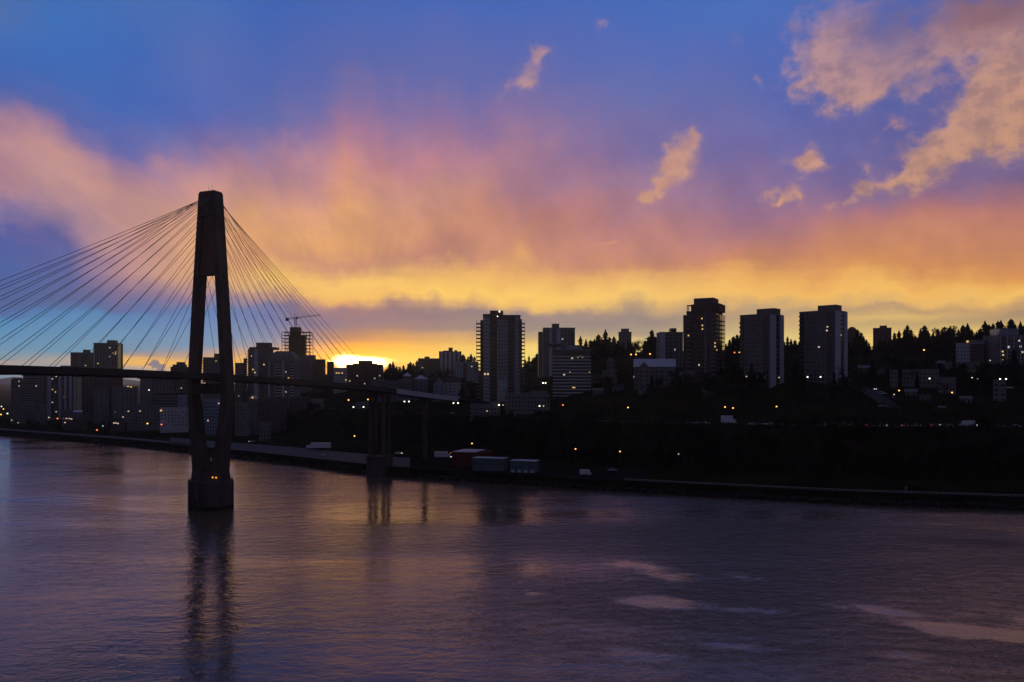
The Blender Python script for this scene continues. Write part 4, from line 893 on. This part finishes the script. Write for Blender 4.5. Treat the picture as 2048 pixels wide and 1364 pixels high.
ridge('c', [(780,728),(786,726),(793,735),(800,737),(807,734),(816,730),(821,725,'pointed conifer on the yellow skyline left of the roof-box block'),(827,730),(834,724),(880,735),(893,738),(926,712),(936,716),(942,709,'tall bare-topped conifer on the yellow skyline beside the glassy tower'),(949,716)], 1000, 'small conifer on the bright skyline right of the sun', 'skyline conifers near the sun')
for px, py in [(760,752),(775,748),(845,744),(868,752),(880,748),(900,742),(925,760),(940,768),(770,792),(786,790),(880,796),(925,786),(940,780),(850,795)]:
    X, Y = hit(px, py + 12); tree('r', X, Y, 12*Y/F + 4, 'rounded dark tree among the houses between the sun and the glassy tower', 'trees among the houses', 1.2)
for i in range(7):
    X, Y = hit(-30 + i*11, 800, 0, 900); tree('r', X, 1000 + 25*i, 20 + 3*(i % 3), 'added dark tree at the left photo edge below the far blue hills', 'added trees at the left edge', 1.4)  # trees added to cover the sunlit far ground
# mid slope, right
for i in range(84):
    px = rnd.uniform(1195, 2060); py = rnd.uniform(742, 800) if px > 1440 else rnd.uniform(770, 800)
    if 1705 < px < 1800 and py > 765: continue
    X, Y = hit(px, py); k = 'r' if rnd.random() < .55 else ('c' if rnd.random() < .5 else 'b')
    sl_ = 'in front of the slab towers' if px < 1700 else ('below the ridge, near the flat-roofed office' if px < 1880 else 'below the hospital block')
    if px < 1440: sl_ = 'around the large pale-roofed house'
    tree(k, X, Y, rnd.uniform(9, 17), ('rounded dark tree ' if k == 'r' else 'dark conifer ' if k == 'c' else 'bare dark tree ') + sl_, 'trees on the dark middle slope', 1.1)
for px, py, h in ((1409,752,22),(1420,750,19),(1436,752,18),(1530,752,20),(1548,754,19),(1560,750,15),(1690,757,14),(1716,800,15),(1925,785,19),(1968,790,20),(2028,770,24),(1600,755,14)):
    X, Y = hit(px, py); tree('r' if px != 2028 else 'c', X, Y, h, {2028:'big dark conifer before the hospital block at the photo edge',1716:'round dark tree at the upper end of the winding side street',1925:'tall dark tree before the low hospital wing',1968:'tall dark tree beside the pale retaining block',1690:'dark tree at the foot of the broad grey tower'}.get(px, 'tall dark tree hiding the foot of the hill towers'), 'trees on the dark middle slope', 1.0)
# bare trees along the upper road
for i in range(46):
    px = 1105 + i*20.5 + rnd.uniform(-8, 8); 
    X, Y = ray_s(px, lerp(STOP, px) + rnd.uniform(24, 44))
    tree('b', X, Y, rnd.uniform(9, 15), 'bare tree on the grass bank above the traffic' + (' left of the blue-white truck' if px < 1440 else ' right of the blue-white truck' if px < 1720 else ' below the winding side street' if px < 1830 else ' near the white van'), 'bare trees above the upper road', 1.1)
# embankment trees between quay and road
for i in range(170):
    px = rnd.uniform(560, 2100); st = lerp(STOP, px); s_ = st - rnd.uniform(3, 46)
    X, Y = ray_s(px, s_); hmax = max(3.5, 27.5 - tz(X, Y) + rnd.uniform(-4, 6.5)); k = 'b' if rnd.random() < .5 else 'r'
    if 700 < px < 800 and s_ < st - 30: continue
    tree(k, X, Y, min(hmax, rnd.uniform(7, 17)), ('bare dark tree' if k == 'b' else 'dark leafy tree') + ' on the embankment ' + ('below the road near the shore pier' if px < 900 else 'between the two riverside lamps' if px < 1250 else 'under the line of traffic') , 'embankment trees', 1.15)
for i in range(16):
    px = 30 + i*22 + rnd.uniform(-8, 8); X, Y = hit(px, rnd.uniform(850, 862)); tree('r' if i % 3 else 'b', X, Y, rnd.uniform(5, 9), 'small dark tree on the downtown waterfront left of the bridge tower', 'waterfront trees at left', 1.3)
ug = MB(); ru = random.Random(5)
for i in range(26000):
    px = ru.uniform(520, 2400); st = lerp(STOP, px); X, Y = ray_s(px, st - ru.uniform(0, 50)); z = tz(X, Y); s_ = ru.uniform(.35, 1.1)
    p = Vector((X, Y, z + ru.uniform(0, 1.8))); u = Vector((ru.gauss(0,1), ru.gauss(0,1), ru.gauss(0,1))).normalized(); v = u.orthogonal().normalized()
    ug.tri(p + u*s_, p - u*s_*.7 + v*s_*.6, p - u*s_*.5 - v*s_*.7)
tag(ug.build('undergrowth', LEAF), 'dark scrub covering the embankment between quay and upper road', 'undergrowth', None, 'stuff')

# ------------------------------------------------------------------ street lamps and signals
POLE = {}
def lamp(px, py, key, label, hp=8.0, Y=None, name='street_lamp', cat='street lamp', group=None, r=.54):
    if Y is None: X, Y = hit(px, py, hp)
    else: X = (px - CX)/F*Y
    zl = CH + (HY - py)/F*Y; zg = tz(X, Y); hh = max(2.5, zl - zg); r = r*min(1.5, max(.75, Y/560))
    o = thing(name, label, cat, (X, Y, zg), 0, group)
    MB().tube((0, .5, -.3), (0, .5, hh + .25), .11, .07, 6).build('pole', STEELD, o)
    a = MB(); a.tube((0, .5, hh + .2), (0, -.1, hh + .45), .06, n=5); a.build('arm', STEELD, o)
    g_ = MB(); g_.loft([[(r*sin(t_)*cos(a_), -.1 + r*sin(t_)*sin(a_), hh + r*.8*cos(t_)) for a_ in [2*pi*k/10 for k in range(10)]] for t_ in (2.9, 2.3, 1.7, 1.1, .6, .2)]); g_.build('lamp_globe', LAMP[key], o)
    return o
AM = 'amber street lamps'; WH = 'white street lamps'
for px, py, k, lab in (
 (709,872,'a','amber lamp on the dark bank just left of the four-column pier'),(851,881,'a','amber lamp on the dark bank beside the slim viaduct pier'),(944,887,'a','amber lamp above the red shed on the quay'),
 (1151,898,'a','amber riverside lamp, left one of a far-apart pair on the black bank'),(1240,903,'a','amber riverside lamp, right one of a far-apart pair on the black bank'),(1357,908,'d','very faint lamp furthest right along the black riverside'),
 (1256,815,'a','lone amber lamp on the slope above the black bank'),(1450,814,'a','left of two close amber lamps over the blue-white truck'),(1466,816,'a','right of two close amber lamps over the blue-white truck'),(1553,813,'a','single amber lamp over the pale parked cars'),
 (1126,810,'o','orange-red lamp below the white banded block'),(697,800,'a','amber lamp left of the tail lights under the deck'),(736,799,'a','upper of two touching amber lamps under the deck end'),(740,804,'a','lower of two touching amber lamps under the deck end'),
 (707,814,'w','left of two bright white lamps over the red tail lights'),(727,814,'w','right of two bright white lamps over the red tail lights'),(809,803,'w','left of two pale lamps under the grey viaduct parapet'),(818,803,'w','right of two pale lamps under the grey viaduct parapet'),
 (907,806,'w','pale lamp at the very end of the viaduct parapet'),(916,806,'w','pale lamp just past the end of the viaduct parapet'),(958,808,'a','amber lamp at the foot of the glassy tower'),(968,806,'o','small orange lamp at the foot of the glassy tower'),
 (998,810,'w','bright pale lamp before the stepped flats'),(1006,810,'d','dim lamp beside the bright pale one before the stepped flats'),(1079,812,'w','brighter lamp at the right end of the stepped flats'),(1087,812,'d','dimmer lamp at the right end of the stepped flats'),
 (1086,766,'w','left of two tiny white lamps between the towers'),(1091,766,'w','right of two tiny white lamps between the towers'),(974,822,'y','yellowish low lamp before the dark annex'),
 (1262,709,'a','left of two amber lamps in front of the wood'),(1272,709,'a','right of two amber lamps in front of the wood'),(1300,708,'a','amber lamp left of the chimney block'),(1344,706,'a','amber lamp before the dark middle of the chimney block'),(1338,701,'w','white lamp before the chimney block'),
 (1314,697,'c','cool lamp on the left corner of the chimney block'),(1225,727,'a','amber lamp before the small gabled house'),(1469,705,'o','orange lamp left of the grey slab tower'),(1479,705,'a','amber lamp at the left edge of the grey slab tower'),
 (1269,754,'w','white lamp before the large pale-roofed house'),(1393,738,'y','yellow lamp over the podium of the tallest tower'),(1493,753,'d','dimmer of two white lamps below the grey slab tower'),(1515,753,'w','brighter of two white lamps below the grey slab tower'),
 (1558,755,'d','faint lamp right of the grey slab tower foot'),(1615,754,'w','left of two white lamps below the broad tower'),(1641,754,'w','right of two white lamps below the broad tower'),
 (1848,700,'a','lone amber lamp high in the dark ridge wood'),(1859,757,'w','warm white lamp on the flat-roofed office'),(1798,781,'a','amber lamp at the lower bend of the winding side street'),(1788,789,'d','dim lamp left of the side street amber lamp'),
 (1904,785,'a','amber lamp before the dark ribbon-window block'),(1944,756,'w','first white lamp of the row before the hospital'),(1956,758,'w','second white lamp of the row before the hospital'),(1978,758,'d','third and dimmest lamp of the row before the hospital'),
 (2000,758,'w','fourth white lamp of the row before the hospital'),(2012,758,'w','last white lamp of the row before the hospital'),(1980,721,'c','cool white lamp on the hospital front'),
 (3,813,'w','white lamp touching the left photo edge'),(7,818,'a','small amber light under the white lamp at the left edge'),(25,825,'o','orange lamp before the pale low block at far left'),(15,827,'w','pale lamp left of the orange lamp at far left'),(2,829,'a','low amber lamp at the left photo edge'),
 (58,820,'a','upper amber lamp before the narrow pale block'),(67,825,'a','lower amber lamp right of the narrow pale block'),(115,837,'o','pinkish lamp left of the waterfront pavilion'),(194,808,'a','warm lamp before the broad dim block'),(174,789,'w','white lamp left of the pale blank box'),
 (194,860,'o','orange lamp low on the waterfront path'),(259,833,'w','bright white lamp before the long shop building'),(246,834,'d','dim lamp left of the bright one before the long shops'),(295,847,'a','amber lamp below the white shed'),(291,839,'w','pale lamp above the amber one by the white shed'),
 (323,849,'o','orange-red lamp left of the blue canopy'),(341,813,'w','first of four lamps at the foot of the white cube'),(359,812,'w','second of four lamps at the foot of the white cube'),(366,812,'w','third of four lamps at the foot of the white cube'),(376,813,'w','last of four lamps at the foot of the white cube'),
 (377,840,'w','white lamp at the right end of the blue canopy'),(300,812,'w','white lamp above the roof of the long shops'),(412,805,'c','cool lamp at the left bridge leg inner edge'),(429,812,'d','pinkish lamp on the white flats between the legs'),(416,845,'w','left of two white lamps between the bridge legs'),
 (427,846,'w','right of two white lamps between the bridge legs'),(420,848,'a','amber lamp between two white lamps inside the legs'),(530,820,'y','dim yellow lamp before the brick warehouse'),(569,799,'w','white lamp at the right end of the brick warehouse'),(634,803,'a','amber lamp on the grey block below the deck'),
 (82,834,'d','dim lamp under the short pale stair tower'),(98,835,'d','dim lamp right of the short stair tower'),(206,852,'c','bluish lamp near the waterfront path')):
    lamp(px, py, k, lab, 8.0 if py > 800 or px > 1100 else 7.0, group=AM if k in 'ao' else WH)
for px, py, lab in ((141,839,'left green traffic signal before the waterfront pavilion'),(160,840,'right green traffic signal before the waterfront pavilion')):
    o = lamp(px, py, 'g', lab, 5.5, None, 'traffic_signal', 'traffic signal', 'green traffic signals', .55); z = 5.5
for x, lab in ((4.6,'left of two orange work lamps on the bridge tower footing'),(6.3,'right of two orange work lamps on the bridge tower footing')):
    p = T_ + U_*x - D_*3.9; o = thing('work_lamp', lab, 'lamp', (p.x, p.y, 10.8), 0, 'orange work lamps'); MB().tube((0,0,0), (0,0,1.5), .07, n=6).build('pole', STEELD, o)
    g_ = MB(); r = .3; g_.loft([[(r*sin(t_)*cos(a_), r*sin(t_)*sin(a_), 1.6 + r*cos(t_)) for a_ in [2*pi*k/8 for k in range(8)]] for t_ in (2.8, 2.1, 1.5, .9, .3)]); g_.build('lamp_globe', emit('work_lamp_glow', (1,.3,.03), 1.8), o)

# ------------------------------------------------------------------ vehicles
PAINT = {n: mat('car_paint_' + n, c, .3, .05, .2, spec=.6) for n, c in (('white',(.6,.62,.66)),('silver',(.35,.37,.40)),('black',(.02,.02,.022)),('red',(.25,.02,.02)),('blue',(.05,.10,.25)),('grey',(.15,.15,.16)))}
def wheels(o, xs, y, r=.34):
    for x in xs:
        for sy in (-1, 1):
            w_ = MB(); w_.tube((x, sy*y - .11*sy, r), (x, sy*y + .11*sy, r), r, r, 12); wh = w_.build('wheel', TYRE, o)
            MB().tube((x, sy*(y+.02), r), (x, sy*(y+.13), r), r*.55, r*.5, 8).build('rim', PAINT['silver'], wh)
def spots(o, pts, key, nm, r=.2):
    for (x, y, z) in pts: MB().loft([[(x - .05, y + r*cos(a), z + r*.7*sin(a)) for a in [k*pi/3 for k in range(6)]], [(x + .05, y + r*cos(a), z + r*.7*sin(a)) for a in [k*pi/3 for k in range(6)]]]).build(nm, LAMP[key], o)
def car_proto(col, lights):
    o = thing('car', 'x', 'car')
    b_ = MB(); prof = [(-2.2,.35),(-2.25,.8),(-1.9,.95),(1.0,1.0),(2.1,.85),(2.25,.6),(2.2,.35)]
    b_.loft([[(x, y, z) for x, z in prof] for y in (-.86, .86)]); b_.build('body', PAINT[col], o)
    c_ = MB(); c_.loft([[(-1.75,-.8,.9),(.95,-.8,.95),(.95,.8,.95),(-1.75,.8,.9)],[(-1.2,-.66,1.42),(.25,-.66,1.45),(.25,.66,1.45),(-1.2,.66,1.42)]]); c_.build('cabin', GLASS, o)
    MB().box(-1.2,.25,-.67,.67,1.451,1.5).build('roof', PAINT[col], o)
    wheels(o, (-1.35, 1.4), .8)
    if 'h' in lights: spots(o, ((2.22,-.6,.7),(2.22,.6,.7)), 'w', 'headlight', .22)
    if 't' in lights: spots(o, ((-2.26,-.6,.78),(-2.26,.6,.78)), 'r', 'taillight', .22)
    return o
def vehicle_box(name, lab, cat, L, Hb, col, cabl, lights, group=None):
    o = thing(name, lab, cat, group=group)
    MB().box(-L/2, L/2 - cabl, -1.2, 1.2, .75, Hb).build('cargo_box', PAINT[col], o)
    MB().loft([[(L/2-cabl+.1, y, .6) , (L/2, y, .6), (L/2, y, 1.6), (L/2-.5, y, 2.5), (L/2-cabl+.1, y, 2.6)] for y in (-1.1, 1.1)]).build('cab', PAINT['white'], o)
    MB().loft([[(L/2-.44, y, 2.38), (L/2+.01, y, 1.62), (L/2+.04, y, 1.62), (L/2-.4, y, 2.42)] for y in (-1.0, 1.0)]).build('windscreen', GLASS, o)
    wheels(o, (-L/2+1.2, -L/2+2.4, L/2-1.0) if L > 8 else (-L/2+1.2, L/2-1.0), 1.05, .48)
    if 'h' in lights: spots(o, ((L/2+.02,-.8,.9),(L/2+.02,.8,.9)), 'w', 'headlight', .24)
    if 't' in lights: spots(o, ((-L/2-.02,-.9,1.0),(-L/2-.02,.9,1.0)), 'r', 'taillight', .22)
    return o
def road_dir(px):
    a = ray_s(px - 4, lerp(STOP, px - 4) + 11); b_ = ray_s(px + 4, lerp(STOP, px + 4) + 11); return atan2(b_[1]-a[1], b_[0]-a[0])
CP = {}
def car(px, py, col, lights, label, rz=None, group='cars on the upper road', lane=None):
    if lane is None: X, Y = hit(px, py)
    else: X, Y = ray_s(px, lerp(STOP, px) + lane)
    z = tz(X, Y) + .2; rz = road_dir(px) if rz is None else rz
    k = col + lights
    if k not in CP:
        o = CP[k] = car_proto(col, lights); o.location = (X, Y, z); o.rotation_euler = (0,0,rz); o['label'] = label; o['group'] = group; return o
    return dup(CP[k], (X, Y, z), rz, label, None, group)
for i, (px, col, li, lane, fl_, lab) in enumerate((
 (1378,'grey','',7,0,'dim grey car between bare trees left of the blue-white truck'),(1396,'silver','',7,0,'pale car just left of the blue-white truck'),(1412,'white','',7,0,'white car nearest the left end of the blue-white truck'),
 (1507,'white','ht',7,0,'white car with red tail light right of the blue-white truck'),(1521,'silver','',7,0,'silver car behind the white one on the upper road'),(1538,'white','h',7,1,'white car with one bright headlamp under the single amber lamp'),(1557,'silver','',7,0,'silver car under the single amber lamp'),
 (1652,'silver','',7,0,'faint silver car below the broad grey tower'),(1668,'grey','h',7,0,'grey car with dim headlamps below the broad grey tower'),(1690,'black','t',14,0,'black car with dim tail lights below the wooded ridge end'),(1706,'grey','',7,0,'grey car below the top of the winding street'),
 (1741,'black','t',7,0,'dark car with bright red tail light below the winding street'),(1764,'silver','h',7,0,'silver car with a warm headlamp below the winding street'),(1812,'silver','t',7,0,'silver car trailing red light, in mid traffic queue'),(1832,'white','h',7,0,'pale car with headlamps in the mid traffic queue'),
 (1872,'black','t',7,0,'black car with red tail light well left of the white van'),(1888,'black','h',14,1,'black car with pale headlamps left of the white van'),(1904,'grey','t',7,0,'grey car just left of the white van'),(1962,'black','h',14,1,'black car with dim headlamps right of the white van'),
 (2004,'silver','',7,0,'pale car near the right photo edge, left of the last car'),(2034,'silver','',7,0,'last pale car at the right photo edge'),
 (702,'black','t',9,0,'left dark car with red tail lights under the two white lamps'),(728,'black','t',9,0,'right dark car with red tail lights under the two white lamps'),(905,'silver','h',9,1,'silver car with bright headlamps on the road under the viaduct end'),(665,'grey','h',9,1,'grey car with pale headlamps on the road left of the red tail lights'))):
    car(px, 0, col, li, lab, (road_dir(px) + (pi if fl_ else 0)), 'cars on the upper road', lane)
for px, py, col, li, lab, rz in ((1752,781,'white','h','car with lit headlamps turning in at the top of the winding street', -2.2),(1759,787,'silver','','silver parked car below the car with lit headlamps on the winding street', -.9),(1766,790,'silver','','second silver parked car on the winding street', -.9),(1766,815,'white','','white parked car low on the winding street', -.9),(1783,799,'black','','black parked car on the far kerb of the winding street', -.9),
 (2018,778,'white','','white parked car beside the pale retaining block',0),(2030,778,'silver','','silver parked car at right below the hospital',0),(1884,817,'silver','','silver parked car alone on the dark slope',.1),
 (504,885,'silver','h','car with bright headlamps on the waterfront road right of the bridge tower', 3.6),(797,909,'white','h','white car with bright headlamps behind the four-column pier', -.3),(644,913,'silver','','silver car parked on the quay below the long white truck', .2),
 (41,839,'grey','h','grey car with headlamps at far left waterfront', 2.6),(76,843,'grey','h','grey car with bright headlamps left of the pavilion', 2.6),(96,843,'black','h','black car with two headlamps beside the pavilion', 2.6),(1225,943,'silver','','small pale car on the dark quay right of the little white van',.1)):
    car(px, py, col, li, lab, rz, 'cars on streets and quay')
def place(o, px, py, rz, h=0.0, dz=.1):
    X, Y = hit(px, py, h); o.location = (X, Y, tz(X, Y) + dz); o.rotation_euler = (0, 0, rz); return X, Y
o = vehicle_box('semi_truck', 'long white semi truck parked on the waterfront road left of the four-column pier', 'truck', 16, 4.2, 'white', 3, 't'); place(o, 637, 898, pi + .12)
o = vehicle_box('delivery_truck', 'white truck with glowing headlamps facing right, beside the red shed', 'truck', 10, 3.8, 'white', 2.4, 'h'); place(o, 886, 917, -.25)
for x, z in ((2.9,3.3),(3.6,3.3)): spots(o, ((4.7, x-3.2, z),), 'o', 'marker_lamp', .2)
X, Y = ray_s(1458, lerp(STOP, 1458) + 14); o = vehicle_box('box_truck', 'blue-white box truck on the upper road between bare trees', 'truck', 8.5, 4.6, 'white', 2.2, ''); o.location = (X, Y, tz(X, Y)+.2); o.rotation_euler = (0,0,road_dir(1458))
X, Y = ray_s(1934, lerp(STOP, 1934) + 9); o = vehicle_box('delivery_van', 'tall white van with red rear light in the traffic queue', 'van', 7, 3.2, 'white', 1.8, 't'); o.location = (X, Y, tz(X, Y)+.2); o.rotation_euler = (0,0,road_dir(1934)+pi)
o = vehicle_box('delivery_van', 'small white van alone on the quay right of the teal sheds', 'van', 5.4, 2.9, 'white', 1.6, ''); place(o, 1171, 952, -.3)

# ------------------------------------------------------------------ quay sheds, piles, fence
b = Bld('quay_shed', 'red metal shed with pale flat roof beside the white truck', 'shed', 905, 985, 908, 926, 425, RED, 18, -18); MB().box(-b.W/2-.3, b.W/2*.55, -.3, b.D+.3, b.H+.95, b.H+1.15).build('roof_sheet', ROOFL, b.root); b.windows(5, wf=.25, h=1.0); b.finish()
for (x0, x1, yt, yb, Y, lab) in ((945, 1016, 920.5, 941, 404, 'longer teal metal shed on the quay edge, next to the red shed'), (1020, 1079, 926, 946, 395, 'teal metal shed with pale lower panels, right of the longer one')):
    b = Bld('quay_shed', lab, 'shed', x0, x1, yt, yb, Y, TEAL, 7, -18); MB().box(-b.W/2-.2, b.W/2+.2, -.2, b.D+.2, b.H+.95, b.H+1.1).build('roof_sheet', ROOFL, b.root)
    b.windows(6, wf=.28, h=.8, z0=b.H-2.0, skip=.25)
    if x0 == 1020:
        for i in range(4): b.put('door_panel', winmesh(1.6, 1.3), ROOFL, 'F', b.W*(.12+.25*i), b.zvis + .9, 0)
    b.finish()
for px, py0, py1, m_, lab in ((1812, 972, 1008, TEAL, 'tall teal mooring pile at the water edge, far right'), (1131, 948, 960, TEAL, 'short teal mooring pile before the small white van')):
    Y = CH*F/(py1 - HY); X = (px - CX)/F*Y; o = thing('mooring_pile', lab, 'mooring pile', (X, Y, 0)); zt = CH + (HY - py0)/F*Y
    MB().tube((0,0,-4), (0,0,zt - .8), .5, .5, 10).build('shaft', m_, o); MB().tube((0,0,zt-.797), (0,0,zt), .58, .3, 10).build('cap', m_, o)
fe = thing('railing', 'long low riverside railing along the dark right-hand bank', 'railing', (0,0,0)); rb = MB(); pp = None
for i in range(70):
    q = 1250 + i*13; X, Y = ray_s(q, 3.0); z = tz(X, Y)
    MB().tube((X, Y, z-.2), (X, Y, z+1.25), .07, n=5).build('post', PALE, fe)
    if pp: rb.tube(pp, (X, Y, z+1.2), .09, n=5); rb.tube((pp[0], pp[1], pp[2]-.5), (X, Y, z+.7), .06, n=5)
    pp = (X, Y, z+1.2)
rb.build('rail', PALE, fe)
kb = MB(); pv = None
for i in range(175):
    q = -200 + i*17; X, Y = ray_s(q, 1.2); X2, Y2 = ray_s(q, 3.4)
    c_ = [(X, Y, 3.6), (X2, Y2, 3.6), (X2, Y2, 4.75), (X, Y, 4.75)]
    if pv: kb.loft([pv, c_], cap=False)
    pv = c_
o = kb.build('quay_kerb', mat('wet_quay_edge', (.016,.014,.014), .9, .4, .2, spec=.05)); o['kind'] = 'structure'
rr_ = MB(); ru = random.Random(9)
for i in range(2600):
    q = ru.uniform(-120, 2150); X, Y = ray_s(q, 0.0); r0 = ru.uniform(.35, 1.0); X += ru.uniform(-1, 1); Y -= ru.uniform(-.3, 1.8); z = ru.uniform(-.3, 1.9)
    top = []; n = 6
    a0 = ru.random()*6
    rr_.loft([[(X + r0*k*cos(a0 + j*pi/3)*ru.uniform(.8,1.2), Y + r0*k*sin(a0 + j*pi/3)*ru.uniform(.8,1.2), z + h_*r0) for j in range(n)] for k, h_ in ((.6,-.6),(1,0),(.55,.55))])
tag(rr_.build('riverbank_rocks', mat('wet_bank_rock', (.03,.027,.026), .8, .4, .5)), 'dark rocks heaped along the foot of the far river wall', 'rocks', None, 'stuff')
TIMB = mat('wet_timber', (.02,.017,.015), .8, .4, .8)
for i in range(26):
    q = 50 + i*8; X, Y = ray_s(q, -2.5) if False else ray_s(q, 0.2); k = -2.2
    o = thing('timber_pile', 'dark timber pile in the row standing before the far left river wall', 'pile', (X, Y - 2.6, 0), 0, 'timber piles at far left')
    MB().tube((0,0,-3), (0,0,3.2 + rnd.uniform(-.4,.4)), .34, .3, 7).build('shaft', TIMB, o)

# ------------------------------------------------------------------ evening haze
hz = bpy.data.materials.new('haze'); hz.use_nodes = True; ht = hz.node_tree; ht.nodes.clear()
ho = ht.nodes.new('ShaderNodeOutputMaterial'); hv = ht.nodes.new('ShaderNodeVolumePrincipled')
hv.inputs['Color'].default_value = (.82, .82, .9, 1); hv.inputs['Density'].default_value = 0.000045; hv.inputs['Anisotropy'].default_value = .6
ht.links.new(hv.outputs[0], ho.inputs['Volume'])
o = MB().box(-6000, 5000, -1100, 11500, -8, 190).build('haze', hz); o['kind'] = 'stuff'
